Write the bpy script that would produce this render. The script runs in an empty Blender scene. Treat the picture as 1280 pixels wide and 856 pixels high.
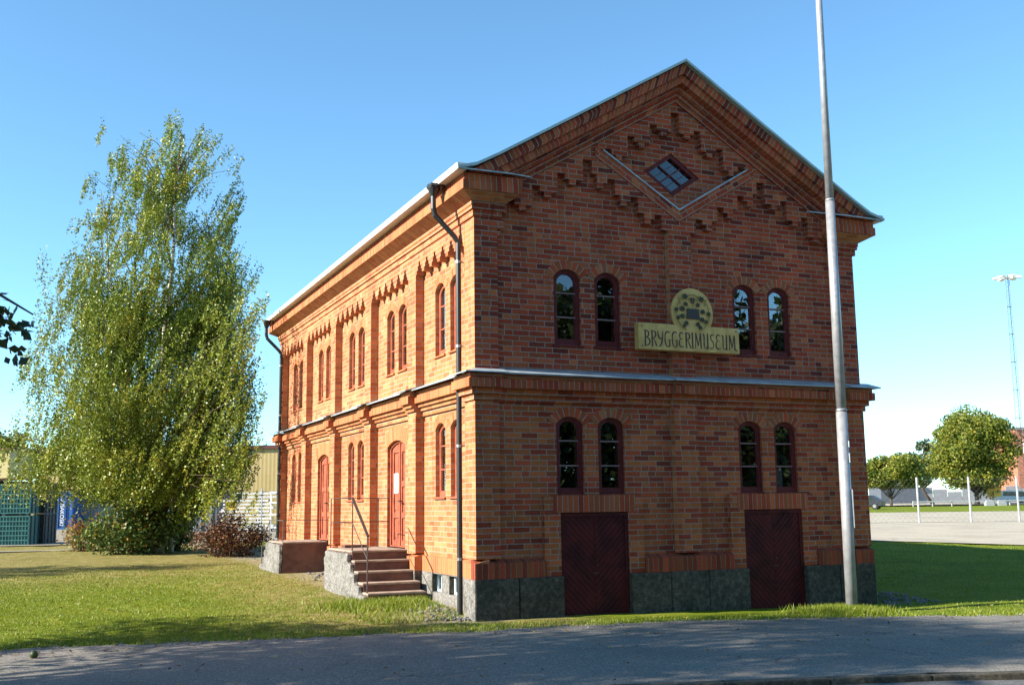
import bpy, bmesh, math, random
import numpy as np
from mathutils import Vector, Matrix
from mathutils.geometry import tessellate_polygon

random.seed(7)
RNG = np.random.default_rng(11)
S = bpy.context.scene
COL = S.collection
R = math.radians

# ------------------------------------------------------------------ camera
cam_d = bpy.data.cameras.new('camera')
cam = bpy.data.objects.new('camera', cam_d)
COL.objects.link(cam)
cr = Vector((0.91358376, -0.40645247, -0.01269248))
cu = Vector((-0.04989094, -0.14300713, 0.98846338))
cf = Vector((0.40357849, 0.90241086, 0.15092729))
CAMP = Vector((-5.813, -14.3478, 1.62))
mw = Matrix(((cr.x, cu.x, -cf.x, CAMP.x), (cr.y, cu.y, -cf.y, CAMP.y),
             (cr.z, cu.z, -cf.z, CAMP.z), (0, 0, 0, 1)))
cam.matrix_world = mw
cam_d.sensor_width = 36
cam_d.lens = 36 * 1330.67 / 1280
cam_d.clip_start = 0.1
cam_d.clip_end = 5000
S.camera = cam

# ------------------------------------------------------------------ light
SUN_EL, SUN_N = 28.5, 4.0          # the sun stands left of the building, a touch behind the front
w = bpy.data.worlds.new('World')
S.world = w
w.use_nodes = True
nt = w.node_tree
bg = nt.nodes['Background']
sky = nt.nodes.new('ShaderNodeTexSky')
sky.sky_type = 'NISHITA'
sky.sun_disc = False
sky.sun_elevation = R(SUN_EL)
sky.sun_rotation = R(270 + SUN_N)
sky.altitude = 1200
sky.air_density = 0.9
sky.dust_density = 0.0
sky.ozone_density = 2.0
tint = nt.nodes.new('ShaderNodeMix'); tint.data_type = 'RGBA'; tint.blend_type = 'MULTIPLY'
tint.inputs[0].default_value = 1.0
tint.inputs[7].default_value = (0.78, 1.07, 1.08, 1)      # a clear early autumn sky
nt.links.new(sky.outputs[0], tint.inputs[6])
nt.links.new(tint.outputs[2], bg.inputs[0])
bg.inputs[1].default_value = 0.108
sd = bpy.data.lights.new('sun', 'SUN')
sd.energy = 5.0
sd.angle = R(0.53)
sd.color = (1.0, 0.915, 0.79)
sun = bpy.data.objects.new('sun', sd)
COL.objects.link(sun)
tosun = Vector((-math.cos(R(SUN_EL)) * math.cos(R(SUN_N)), math.cos(R(SUN_EL)) * math.sin(R(SUN_N)), math.sin(R(SUN_EL))))
sun.rotation_euler = tosun.to_track_quat('Z', 'Y').to_euler()
sun.location = (-40, 5, 30)
S.view_settings.view_transform = 'Standard'
S.view_settings.look = 'None'
S.view_settings.exposure = 1.40
S.view_settings.gamma = 1.0
S.view_settings.use_curve_mapping = False
S.render.engine = 'CYCLES'
S.cycles.max_bounces = 8
S.cycles.transparent_max_bounces = 24

# ------------------------------------------------------------------ materials
class NT:
    """tiny helper around a material's node tree"""
    def __init__(s, name):
        s.m = bpy.data.materials.new(name)
        s.m.use_nodes = True
        s.t = s.m.node_tree
        s.b = s.t.nodes['Principled BSDF']
        s.out = s.t.nodes['Material Output']
    def n(s, typ, **kw):
        nd = s.t.nodes.new(typ)
        for k, v in kw.items():
            setattr(nd, k, v)
        return nd
    def lk(s, a, b):
        s.t.links.new(a, b)
    def val(s, sock, v):
        if hasattr(v, 'is_output'):
            s.lk(v, sock)
        else:
            sock.default_value = v
    def math(s, op, a, b=0.0, c=0.0):
        nd = s.n('ShaderNodeMath', operation=op)
        s.val(nd.inputs[0], a); s.val(nd.inputs[1], b); s.val(nd.inputs[2], c)
        return nd.outputs[0]
    def mix(s, f, a, b, typ='MIX'):
        nd = s.n('ShaderNodeMix', data_type='RGBA', blend_type=typ)
        s.val(nd.inputs[0], f); s.val(nd.inputs[6], a); s.val(nd.inputs[7], b)
        return nd.outputs[2]
    def noise(s, vec, scale, detail=4, rough=0.55, dist=0.0, dim='3D'):
        nd = s.n('ShaderNodeTexNoise', noise_dimensions=dim)
        if vec is not None: s.lk(vec, nd.inputs['Vector'])
        nd.inputs['Scale'].default_value = scale
        nd.inputs['Detail'].default_value = detail
        nd.inputs['Roughness'].default_value = rough
        nd.inputs['Distortion'].default_value = dist
        return nd.outputs[0]
    def ramp(s, f, stops, interp='LINEAR'):
        nd = s.n('ShaderNodeValToRGB')
        cr_ = nd.color_ramp
        cr_.interpolation = interp
        while len(cr_.elements) < len(stops):
            cr_.elements.new(0.5)
        for e, (p, c) in zip(cr_.elements, stops):
            e.position = p
            e.color = (c[0], c[1], c[2], 1) if not isinstance(c, float) else (c, c, c, 1)
        s.lk(f, nd.inputs[0])
        return nd.outputs[0]
    def smooth(s, v, a, b):
        nd = s.n('ShaderNodeMapRange', interpolation_type='SMOOTHSTEP')
        s.val(nd.inputs[0], v); nd.inputs[1].default_value = a; nd.inputs[2].default_value = b
        return nd.outputs[0]
    def bump(s, h, strength=0.5, dist=0.01):
        nd = s.n('ShaderNodeBump')
        nd.inputs['Strength'].default_value = strength
        nd.inputs['Distance'].default_value = dist
        s.lk(h, nd.inputs['Height'])
        s.lk(nd.outputs[0], s.b.inputs['Normal'])
    def pos(s):
        return s.n('ShaderNodeNewGeometry').outputs['Position']
    def obj(s):
        return s.n('ShaderNodeTexCoord').outputs['Object']

def rgb(c): return (c[0], c[1], c[2], 1)

def simple(name, c, rough=0.6, var=0.25, scale=6, metal=0.0, bump=0.0, bscale=60, c2=None, spec=0.5):
    k = NT(name)
    p = k.obj()
    f = k.noise(p, scale, 5)
    c2 = c2 or tuple(x * (1 - var) for x in c)
    k.lk(k.mix(k.smooth(f, 0.35, 0.68), rgb(c), rgb(c2)), k.b.inputs['Base Color'])
    k.b.inputs['Roughness'].default_value = rough
    k.b.inputs['Metallic'].default_value = metal
    k.b.inputs['Specular IOR Level'].default_value = spec
    if bump:
        k.bump(k.noise(p, bscale, 4), bump, 0.01)
    return k.m

def brick_mat(name, cols, bw=0.272, bh=0.0814, mortar=(0.31, 0.265, 0.21), soldier=False, stain=0.6, joint=0.006):
    k = NT(name)
    uv = k.n('ShaderNodeUVMap').outputs[0]
    jit = k.n('ShaderNodeVectorMath', operation='MULTIPLY_ADD')
    nz = k.n('ShaderNodeTexNoise'); nz.inputs['Scale'].default_value = 9; nz.inputs['Detail'].default_value = 3
    k.lk(uv, nz.inputs['Vector'])
    sub = k.n('ShaderNodeVectorMath', operation='SUBTRACT'); k.lk(nz.outputs['Color'], sub.inputs[0]); sub.inputs[1].default_value = (.5, .5, .5)
    k.lk(sub.outputs[0], jit.inputs[0]); jit.inputs[1].default_value = (0.012, 0.010, 0); k.lk(uv, jit.inputs[2])
    sp = k.n('ShaderNodeSeparateXYZ'); k.lk(jit.outputs[0], sp.inputs[0])
    u, v = sp.outputs[0], sp.outputs[1]
    if soldier:
        uu = k.math('DIVIDE', u, 0.0885)
        row = k.math('MULTIPLY', v, 0.0)
        cell_w = 0.0885
    else:
        vv = k.math('DIVIDE', v, bh)
        row = k.math('FLOOR', vv)
        wn = k.n('ShaderNodeTexWhiteNoise', noise_dimensions='1D'); k.lk(row, wn.inputs['W'])
        off = k.math('MULTIPLY_ADD', k.math('MODULO', k.math('ABSOLUTE', row), 2.0), 0.5, k.math('MULTIPLY', wn.outputs['Value'], 0.16))
        uu = k.math('ADD', k.math('DIVIDE', u, bw), off)
        cell_w = bw
    colm = k.math('FLOOR', uu)
    # some stretchers are split into two headers
    cmb = k.n('ShaderNodeCombineXYZ'); k.lk(colm, cmb.inputs[0]); k.lk(row, cmb.inputs[1])
    w1 = k.n('ShaderNodeTexWhiteNoise', noise_dimensions='3D'); k.lk(cmb.outputs[0], w1.inputs['Vector'])
    fu = k.math('SUBTRACT', uu, colm)
    du = k.math('MULTIPLY', k.math('MINIMUM', fu, k.math('SUBTRACT', 1.0, fu)), cell_w)
    if soldier:
        d = du
        idv = cmb.outputs[0]
    else:
        split = k.math('GREATER_THAN', w1.outputs['Value'], 0.80)
        half = k.math('GREATER_THAN', fu, 0.5)
        dh = k.math('MULTIPLY', k.math('ABSOLUTE', k.math('SUBTRACT', fu, 0.5)), cell_w)
        dh2 = k.math('ADD', dh, k.math('MULTIPLY', k.math('SUBTRACT', 1.0, split), 10.0))
        fv = k.math('SUBTRACT', vv, row)
        dv = k.math('MULTIPLY', k.math('MINIMUM', fv, k.math('SUBTRACT', 1.0, fv)), bh)
        d = k.math('MINIMUM', k.math('MINIMUM', du, dv), dh2)
        cm2 = k.n('ShaderNodeCombineXYZ'); k.lk(colm, cm2.inputs[0]); k.lk(row, cm2.inputs[1])
        k.lk(k.math('MULTIPLY', split, half), cm2.inputs[2])
        idv = cm2.outputs[0]
    w2 = k.n('ShaderNodeTexWhiteNoise', noise_dimensions='3D'); k.lk(idv, w2.inputs['Vector'])
    w3 = k.n('ShaderNodeVectorMath', operation='ADD'); k.lk(idv, w3.inputs[0]); w3.inputs[1].default_value = (17.3, 5.1, 2.2)
    w4 = k.n('ShaderNodeTexWhiteNoise', noise_dimensions='3D'); k.lk(w3.outputs[0], w4.inputs['Vector'])
    # joint width wanders a little
    n1 = k.noise(uv, 55, 3)
    jw = k.math('MULTIPLY_ADD', n1, 0.004, joint - 0.0022)
    brick = k.smooth(k.math('SUBTRACT', d, jw), -0.0012, 0.0018)
    n = len(cols)
    bc = k.ramp(w2.outputs['Value'], [(i / n, c) for i, c in enumerate(cols)], 'CONSTANT')
    n2 = k.noise(uv, 38, 5, 0.65)
    mpv = k.n('ShaderNodeMapping'); mpv.inputs['Scale'].default_value = (1.6, .55, 1); k.lk(uv, mpv.inputs['Vector'])
    n3 = k.noise(mpv.outputs[0], 1.0, 6, 0.68)
    bc = k.mix(k.math('MULTIPLY', k.smooth(n2, 0.42, 0.72), 0.45), bc, k.mix(1.0, bc, (0.55, 0.5, 0.5, 1), 'MULTIPLY'))
    tint = k.math('MULTIPLY_ADD', w4.outputs['Value'], 0.34, 0.83)
    tc = k.n('ShaderNodeCombineXYZ'); [k.lk(tint, tc.inputs[i]) for i in range(3)]
    bc = k.mix(1.0, bc, tc.outputs[0], 'MULTIPLY')
    mc = k.mix(k.smooth(n2, 0.35, 0.7), rgb(mortar), rgb(tuple(x * 0.62 for x in mortar)))
    c = k.mix(brick, mc, bc)
    st = k.math('MULTIPLY', k.smooth(n3, 0.45, 0.75), stain)
    c = k.mix(st, c, k.mix(1.0, c, (0.55, 0.5, 0.48, 1), 'MULTIPLY'))
    mp2 = k.n('ShaderNodeMapping'); mp2.inputs['Scale'].default_value = (5.5, .5, 1); k.lk(uv, mp2.inputs['Vector'])
    n5 = k.noise(mp2.outputs[0], 1.0, 5, .6)                     # run-off streaks
    c = k.mix(k.math('MULTIPLY', k.smooth(n5, .52, .75), stain * .75), c, k.mix(1.0, c, (0.5, 0.46, 0.45, 1), 'MULTIPLY'))
    n6 = k.noise(uv, 1.7, 6, .7)                                 # pale lime bloom
    c = k.mix(k.math('MULTIPLY', k.smooth(n6, .60, .78), .28), c, (.42, .31, .24, 1))
    k.lk(c, k.b.inputs['Base Color'])
    k.b.inputs['Roughness'].default_value = 0.9
    k.b.inputs['Specular IOR Level'].default_value = 0.2
    h = k.math('ADD', k.math('MULTIPLY', brick, 0.7), k.math('ADD', k.math('MULTIPLY', n2, 0.35), k.math('MULTIPLY', w4.outputs['Value'], 0.25)))
    k.bump(h, 0.55, 0.007)
    return k.m

RED, DRED, BRN, ORG, DRK, PNK = (.40, .070, .026), (.31, .048, .021), (.33, .075, .028), (.45, .112, .036), (.17, .031, .018), (.42, .105, .044)
M = {}
M['brick_up'] = brick_mat('shaded front red brick', [RED, DRED, BRN, RED, DRK, DRED, PNK, RED, BRN, DRED, RED, ORG])  # redder upper brick, darkened further to carry the shade of the front
M['brick_low'] = brick_mat('orange brown brick', [ORG, RED, BRN, (.39, .105, .030), RED, (.41, .115, .032), DRED, ORG, BRN, (.24, .045, .022), (.40, .112, .033), RED, ORG, (.38, .10, .028)])  # lower front brick, its colour also toned down for shade
M['brick_side'] = brick_mat('orange brick', [(.50, .18, .07), (.53, .20, .08), (.44, .125, .05), (.48, .16, .06), (.55, .22, .095), (.42, .14, .06), (.51, .185, .072), (.46, .14, .055), (.53, .2, .085), (.49, .17, .065)], mortar=(.40, .33, .24))  # side brick, sunlight put into its colour by brighter tones
M['soldier'] = brick_mat('soldier course brick', [RED, BRN, ORG, DRED, PNK, BRN, RED, (.34, .085, .028)], soldier=True, joint=0.005)
M['soldier_red'] = brick_mat('dark soldier course brick', [DRED, RED, (.26, .055, .022), (.22, .04, .018), (.27, .07, .025), (.29, .06, .022)], soldier=True, joint=0.005, mortar=(.2, .16, .12))
M['soldier_rake'] = brick_mat('rake soldier brick', [RED, DRK, BRN, DRED, PNK, DRED, RED, DRK, ORG], soldier=True, joint=0.007)
M['arch'] = brick_mat('arch brick', [BRN, PNK, (.37, .12, .05), BRN, RED, (.34, .105, .042)], soldier=True, joint=0.006)
M['soldier_side'] = brick_mat('orange soldier brick', [(.50, .165, .06), (.44, .12, .045), (.51, .18, .068), (.48, .155, .055), (.46, .135, .05)], soldier=True, joint=0.005)  # sunlit copy of the soldier brick, brightened in its colour

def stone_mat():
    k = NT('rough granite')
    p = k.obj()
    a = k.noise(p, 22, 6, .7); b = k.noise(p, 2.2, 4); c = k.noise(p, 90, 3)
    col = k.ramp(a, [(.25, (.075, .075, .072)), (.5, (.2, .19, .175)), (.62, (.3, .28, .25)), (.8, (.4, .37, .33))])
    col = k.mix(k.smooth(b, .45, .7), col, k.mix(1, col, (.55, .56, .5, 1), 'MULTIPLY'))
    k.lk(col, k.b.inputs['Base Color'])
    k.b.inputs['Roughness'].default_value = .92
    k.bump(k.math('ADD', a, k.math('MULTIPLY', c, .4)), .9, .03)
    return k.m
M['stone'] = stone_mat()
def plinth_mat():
    k = NT('shaded granite plinth')  # shade of the street front put into the granite colour
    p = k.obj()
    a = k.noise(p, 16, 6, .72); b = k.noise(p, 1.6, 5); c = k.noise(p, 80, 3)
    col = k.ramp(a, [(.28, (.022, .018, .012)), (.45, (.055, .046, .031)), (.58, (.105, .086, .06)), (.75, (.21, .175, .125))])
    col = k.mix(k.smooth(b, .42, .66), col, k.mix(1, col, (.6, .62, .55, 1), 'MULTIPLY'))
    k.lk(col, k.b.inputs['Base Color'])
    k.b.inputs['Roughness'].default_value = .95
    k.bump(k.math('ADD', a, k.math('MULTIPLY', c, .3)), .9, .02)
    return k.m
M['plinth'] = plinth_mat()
M['redstone'] = simple('red brown cast step', (.15, .075, .052), .9, .4, 5, bump=.7, bscale=50, c2=(.085, .045, .035))
M['steptop'] = simple('worn step top', (.36, .28, .215), .9, .35, 6, bump=.6)
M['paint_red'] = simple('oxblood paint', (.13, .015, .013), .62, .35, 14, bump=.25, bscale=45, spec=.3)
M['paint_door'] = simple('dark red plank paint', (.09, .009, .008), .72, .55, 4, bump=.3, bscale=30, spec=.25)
M['paint_lit'] = simple('faded sunlit red paint', (.36, .098, .05), .65, .32, 7, bump=.2, bscale=40, spec=.3)  # lighter copy of the red paint, sunlight of the left wall put into it
M['bar_grey'] = simple('weathered glazing bar', (.22, .12, .11), .6)
M['flash'] = simple('zinc flashing', (.42, .47, .49), .5, .3, 5, metal=.25, bump=.15, bscale=20)
M['white_zinc'] = simple('pale gutter sheet', (.62, .63, .60), .5, .15, 4)
M['roof'] = simple('pale green sheet roof', (.42, .50, .47), .5, .2, 3, metal=.15)
M['black_metal'] = simple('black painted metal', (.018, .017, .016), .42, .3, 10, spec=.5)
M['rail'] = simple('dark iron rail', (.06, .04, .035), .6, .4, 20)
M['wire'] = simple('grey wire', (.12, .12, .115), .5, .2, 10, metal=.4)
M['pole'] = simple('galvanised pole', (.36, .37, .385), .42, .22, 9, metal=.35, bump=.08, bscale=30)
M['postw'] = simple('pale fence post', (.40, .41, .41), .5, .2, 6, metal=.2)
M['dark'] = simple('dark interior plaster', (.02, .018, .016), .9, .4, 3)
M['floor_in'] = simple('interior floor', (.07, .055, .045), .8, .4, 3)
M['cloth'] = simple('pale cloth', (.85, .8, .68), .9, .25, 4)
M['cellar'] = simple('pale cellar window paint', (.5, .56, .6), .5, .2, 8)
M['white'] = simple('white paint', (.78, .78, .76), .5, .1, 6)
M['steel'] = simple('worn steel', (.4, .4, .38), .4, .3, 20, metal=.8)
M['board'] = simple('ochre sign paint', (.68, .42, .13), .65, .0, 5, c2=(.5, .29, .08), bump=.1)
M['letter'] = simple('dark brown lettering', (.05, .03, .018), .6, .2, 10)
M['leafpaint'] = simple('painted green leaf', (.04, .042, .012), .6, .4, 30)
M['vessel'] = simple('painted grey vessel', (.045, .036, .03), .6, .2, 20)
M['gilt'] = simple('painted ochre ribbon', (.34, .22, .04), .55, .3, 20)

def glass_mat(mult=1.9, name='window glass'):
    k = NT(name)
    p = k.obj()
    fr = k.n('ShaderNodeFresnel'); fr.inputs['IOR'].default_value = 1.5
    gl = k.n('ShaderNodeBsdfGlossy'); gl.inputs['Roughness'].default_value = 0.004
    gl.inputs['Color'].default_value = (.95, .97, 1, 1)
    tr = k.n('ShaderNodeBsdfTransparent'); tr.inputs['Color'].default_value = (.78, .82, .82, 1)
    bp = k.n('ShaderNodeBump'); bp.inputs['Strength'].default_value = .018; bp.inputs['Distance'].default_value = .02
    k.lk(k.noise(p, 1.3, 1), bp.inputs['Height'])
    k.lk(bp.outputs[0], gl.inputs['Normal'])
    mx = k.n('ShaderNodeMixShader')
    f2 = k.math('MINIMUM', k.math('MULTIPLY', fr.outputs[0], mult), 1.0)
    k.lk(f2, mx.inputs[0]); k.lk(tr.outputs[0], mx.inputs[1]); k.lk(gl.outputs[0], mx.inputs[2])
    k.lk(mx.outputs[0], k.out.inputs['Surface'])
    return k.m
M['glass'] = glass_mat()
M['glass_dark'] = glass_mat(.95, 'low reflection glass')  # copy of the window glass with its sky reflection turned down

def leaf_mat(name, stops, trans=.35, rough=.5, clump=0.0):
    k = NT(name)
    g = k.n('ShaderNodeNewGeometry')
    f_ = g.outputs['Random Per Island']
    if clump:                      # whole boughs turn colour together
        nz = k.smooth(k.noise(g.outputs['Position'], 1.1, 4, .6), .3, .72)
        f_ = k.math('ADD', k.math('MULTIPLY', f_, 1 - clump), k.math('MULTIPLY', nz, clump))
    c = k.ramp(f_, stops)
    k.lk(c, k.b.inputs['Base Color'])
    k.b.inputs['Roughness'].default_value = rough
    k.b.inputs['Specular IOR Level'].default_value = .35
    tl = k.n('ShaderNodeBsdfTranslucent'); k.lk(c, tl.inputs[0])
    mx = k.n('ShaderNodeMixShader'); mx.inputs[0].default_value = trans
    k.lk(k.b.outputs[0], mx.inputs[1]); k.lk(tl.outputs[0], mx.inputs[2])
    k.lk(mx.outputs[0], k.out.inputs['Surface'])
    return k.m
M['birch_leaf'] = leaf_mat('birch leaf', [(0, (.08, .13, .014)), (.4, (.185, .235, .024)), (.7, (.27, .295, .036)), (.88, (.42, .38, .045)), (.96, (.55, .42, .045)), (1, (.55, .33, .03))], .2, .42, .62)
M['shrub_leaf'] = leaf_mat('shrub leaf', [(0, (.06, .12, .025)), (.6, (.12, .19, .04)), (.85, (.22, .25, .05)), (1, (.34, .18, .04))], .3)
M['autumn_leaf'] = leaf_mat('autumn shrub leaf', [(0, (.16, .16, .04)), (.5, (.3, .2, .05)), (1, (.36, .11, .04))], .3)
M['brown_leaf'] = leaf_mat('brown barberry leaf', [(0, (.07, .03, .016)), (.5, (.13, .05, .022)), (.85, (.19, .08, .03)), (1, (.12, .09, .03))], .25)
M['maple_leaf'] = leaf_mat('maple leaf', [(0, (.06, .11, .018)), (.45, (.15, .19, .026)), (.75, (.28, .27, .034)), (.96, (.42, .33, .035)), (1, (.42, .2, .03))], .38, .5, .5)
M['oak_leaf'] = leaf_mat('dark oak leaf', [(0, (.03, .05, .016)), (.7, (.06, .085, .025)), (1, (.1, .11, .03))], .2)
M['lime_leaf'] = leaf_mat('dark lime leaf', [(0, (.02, .035, .012)), (.7, (.04, .065, .018)), (1, (.08, .09, .02))], .2)
M['grass_blade'] = leaf_mat('grass blade', [(0, (.09, .14, .007)), (.5, (.165, .24, .012)), (.8, (.25, .295, .024)), (1, (.40, .35, .10))], .3)
M['litter'] = leaf_mat('fallen leaf', [(0, (.1, .045, .02)), (.5, (.22, .11, .035)), (1, (.4, .3, .09))], .1)

def birch_bark():
    k = NT('white birch bark')
    p = k.obj()
    mp = k.n('ShaderNodeMapping'); mp.inputs['Scale'].default_value = (3, 3, 14); k.lk(p, mp.inputs['Vector'])
    a = k.noise(mp.outputs[0], 1.6, 4, .6)
    k.lk(k.ramp(a, [(.38, (.03, .026, .022)), (.47, (.3, .26, .22)), (.56, (.62, .58, .52)), (.8, (.72, .69, .64))]), k.b.inputs['Base Color'])
    k.b.inputs['Roughness'].default_value = .8
    return k.m
M['birch_bark'] = birch_bark()
M['bark'] = simple('grey brown bark', (.09, .07, .052), .95, .5, 10, bump=.8, bscale=25)
M['twig'] = simple('brown twig', (.12, .075, .05), .9, .4, 10)

# ------------------------------------------------------------------ mesh helpers
def tag(o, label=None, cat=None, group=None, kind=None):
    if label: o['label'] = label
    if cat: o['category'] = cat
    if group: o['group'] = group
    if kind: o['kind'] = kind
    return o

def empty(name, loc, label=None, cat=None, group=None):
    o = bpy.data.objects.new(name, None)
    o.empty_display_size = .2
    COL.objects.link(o)
    o.location = loc
    return tag(o, label, cat, group)

class MB:
    def __init__(s):
        s.v = []; s.f = []; s.uv = []      # uv: None or list per face
    def face(s, idx, uv=None):
        s.f.append(idx); s.uv.append(uv)
    def add(s, verts, faces, uvs=None):
        b = len(s.v)
        s.v += [tuple(q) for q in verts]
        for i, f in enumerate(faces):
            s.face([b + j for j in f], uvs[i] if uvs else None)
    def box(s, x0, x1, y0, y1, z0, z1):
        v = [(x0, y0, z0), (x1, y0, z0), (x1, y1, z0), (x0, y1, z0), (x0, y0, z1), (x1, y0, z1), (x1, y1, z1), (x0, y1, z1)]
        s.add(v, [(0, 3, 2, 1), (4, 5, 6, 7), (0, 1, 5, 4), (1, 2, 6, 5), (2, 3, 7, 6), (3, 0, 4, 7)])
        return s
    def obox(s, c, ax, ay, az, hx, hy, hz):
        c = Vector(c); ax = Vector(ax).normalized(); ay = Vector(ay).normalized(); az = Vector(az).normalized()
        v = [c + ax * (hx * i) + ay * (hy * j) + az * (hz * l) for l in (-1, 1) for j in (-1, 1) for i in (-1, 1)]
        s.add(v, [(0, 2, 3, 1), (4, 5, 7, 6), (0, 1, 5, 4), (1, 3, 7, 5), (3, 2, 6, 7), (2, 0, 4, 6)])
        return s
    def bar(s, a, b, w, h=None, up=(0, 0, 1)):
        a = Vector(a); b = Vector(b); d = (b - a)
        L = d.length; d.normalize(); u = Vector(up)
        if abs(d.dot(u)) > .95: u = Vector((1, 0, 0))
        sd_ = d.cross(u).normalized(); u = sd_.cross(d)
        return s.obox((a + b) / 2, d, sd_, u, L / 2, w / 2, (h or w) / 2)
    def poly(s, outer, holes, mp, d0, d1):
        """flat slab with holes; mp(u, v, d) -> point; front at d0, back at d1"""
        loops = [outer] + list(holes)
        flat = [p for lp in loops for p in lp]
        tris = tessellate_polygon([[Vector((p[0], p[1], 0)) for p in lp] for lp in loops])
        n = len(flat); b = len(s.v)
        s.v += [tuple(mp(p[0], p[1], d0)) for p in flat] + [tuple(mp(p[0], p[1], d1)) for p in flat]
        for t in tris:
            s.face([b + i for i in t]); s.face([b + n + i for i in reversed(t)])
        k = 0
        for lp in loops:
            m = len(lp)
            for i in range(m):
                j = (i + 1) % m
                s.face([b + k + i, b + k + j, b + n + k + j, b + n + k + i])
            k += m
        return s
    def tube(s, pts, rad, n=8, cap=True):
        pts = [Vector(q) for q in pts]
        if not isinstance(rad, (list, tuple)): rad = [rad] * len(pts)
        b = len(s.v); ref = None
        for i, q in enumerate(pts):
            d = (pts[min(i + 1, len(pts) - 1)] - pts[max(i - 1, 0)]).normalized()
            if ref is None:
                ref = Vector((0, 0, 1)) if abs(d.z) < .9 else Vector((1, 0, 0))
            a = d.cross(ref)
            if a.length < 1e-4: a = d.cross(Vector((0, 1, 0)))
            a.normalize(); c = a.cross(d).normalized(); ref = c.cross(a) if False else ref
            for j in range(n):
                t = 2 * math.pi * j / n
                s.v.append(tuple(q + (a * math.cos(t) + c * math.sin(t)) * rad[i]))
        for i in range(len(pts) - 1):
            for j in range(n):
                k = (j + 1) % n
                s.face([b + i * n + j, b + i * n + k, b + (i + 1) * n + k, b + (i + 1) * n + j])
        if cap:
            s.face([b + j for j in range(n)][::-1]); e = b + (len(pts) - 1) * n
            s.face([e + j for j in range(n)])
        return s
    def pieces(s):
        """faces grouped into far-apart pieces, so that each becomes a part of its own"""
        n = len(s.v); par = list(range(n))
        def find(a):
            while par[a] != a: par[a] = par[par[a]]; a = par[a]
            return a
        for f in s.f:
            r0 = find(f[0])
            for i in f[1:]: par[find(i)] = r0
        key = {}; isl = []
        for fi, f in enumerate(s.f):
            r_ = find(f[0])
            if r_ not in key: key[r_] = len(isl); isl.append([])
            isl[key[r_]].append(fi)
        k = len(isl)
        if k < 2 or k > 1500: return [list(range(len(s.f)))]
        V = np.array(s.v, dtype=float); lo, hi = np.zeros((k, 3)), np.zeros((k, 3))
        for i, fs in enumerate(isl):
            P_ = V[[vi for fi in fs for vi in s.f[fi]]]; lo[i], hi[i] = P_.min(0), P_.max(0)
        size = (hi - lo).max(1); root = list(range(k))
        def fr(a):
            while root[a] != a: root[a] = root[root[a]]; a = root[a]
            return a
        for i in range(k):
            gap = np.maximum(0, np.maximum(lo[i] - hi, lo - hi[i]))
            near = np.sqrt((gap ** 2).sum(1)) <= np.maximum(.02, .5 * np.maximum(size[i], size))
            for j in np.nonzero(near)[0]: root[fr(int(j))] = fr(i)
        out = {}
        for i in range(k): out.setdefault(fr(i), []).extend(isl[i])
        return list(out.values())
    def build(s, name, mat, parent=None, uvf=None, smooth=False, recalc=True, bevel=0, split=True, fm=None):
        if parent is not None and split:
            grp = s.pieces()
            if len(grp) > 1:
                first = None
                for faces in grp:
                    q = MB(); mp_ = {}
                    for fi in faces:
                        idx = []
                        for vi in s.f[fi]:
                            if vi not in mp_: mp_[vi] = len(q.v); q.v.append(s.v[vi])
                            idx.append(mp_[vi])
                        u_ = s.uv[fi]
                        q.face(idx, {mp_[a]: b for a, b in u_.items()} if u_ else None)
                    o = q.build(name, mat, parent, uvf, smooth, recalc, bevel, False, fm)
                    first = first or o
                return first
        me = bpy.data.meshes.new(name)
        me.from_pydata(s.v, [], s.f)
        if recalc:
            bm = bmesh.new(); bm.from_mesh(me)
            bmesh.ops.recalc_face_normals(bm, faces=bm.faces)
            bm.to_mesh(me); bm.free()
        lay = me.uv_layers.new(name='UVMap')
        data = np.zeros(len(me.loops) * 2, dtype=np.float32)
        for p in me.polygons:
            nx, ny, nz = abs(p.normal.x), abs(p.normal.y), abs(p.normal.z)
            fu = s.uv[p.index] if p.index < len(s.uv) else None
            for li in p.loop_indices:
                x, y, z = me.vertices[me.loops[li].vertex_index].co
                if uvf: u, v = uvf(x, y, z, p.normal)
                elif nz > .8: u, v = x, y
                elif nx > ny: u, v = y, z
                else: u, v = x, z
                if fu is not None:
                    vi = me.loops[li].vertex_index
                    if vi in fu: u, v = fu[vi]
                data[2 * li] = u; data[2 * li + 1] = v
        lay.data.foreach_set('uv', data)
        if smooth:
            me.polygons.foreach_set('use_smooth', [True] * len(me.polygons))
        me.materials.append(M[mat] if isinstance(mat, str) else mat)
        if fm:                                   # faces turned to the street get the darker copy, shade put into its colour
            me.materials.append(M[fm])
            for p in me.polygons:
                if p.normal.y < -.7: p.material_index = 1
        o = bpy.data.objects.new(name, me)
        COL.objects.link(o)
        if parent is not None:
            o.parent = parent
            # meshes are written in world coordinates: undo every parent's own place
            q, off = parent, Vector((0, 0, 0))
            while q is not None:
                off += q.location; q = q.parent
            o.location = -off
        if bevel:
            m = o.modifiers.new('bevel', 'BEVEL'); m.width = bevel; m.segments = 2; m.limit_method = 'ANGLE'
        return o

def arch_loop(cu_, z0, w_, zs, rise, n=10):
    """outline of an opening with a segmental arch head, counter-clockwise"""
    h = w_ / 2
    r = (h * h + rise * rise) / (2 * rise)
    zc = zs + rise - r
    a0 = math.asin(h / r)
    pts = [(cu_ - h, z0), (cu_ + h, z0)]
    for i in range(n + 1):
        a = a0 - 2 * a0 * i / n
        pts.append((cu_ + r * math.sin(a), zc + r * math.cos(a)))
    return pts

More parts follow.
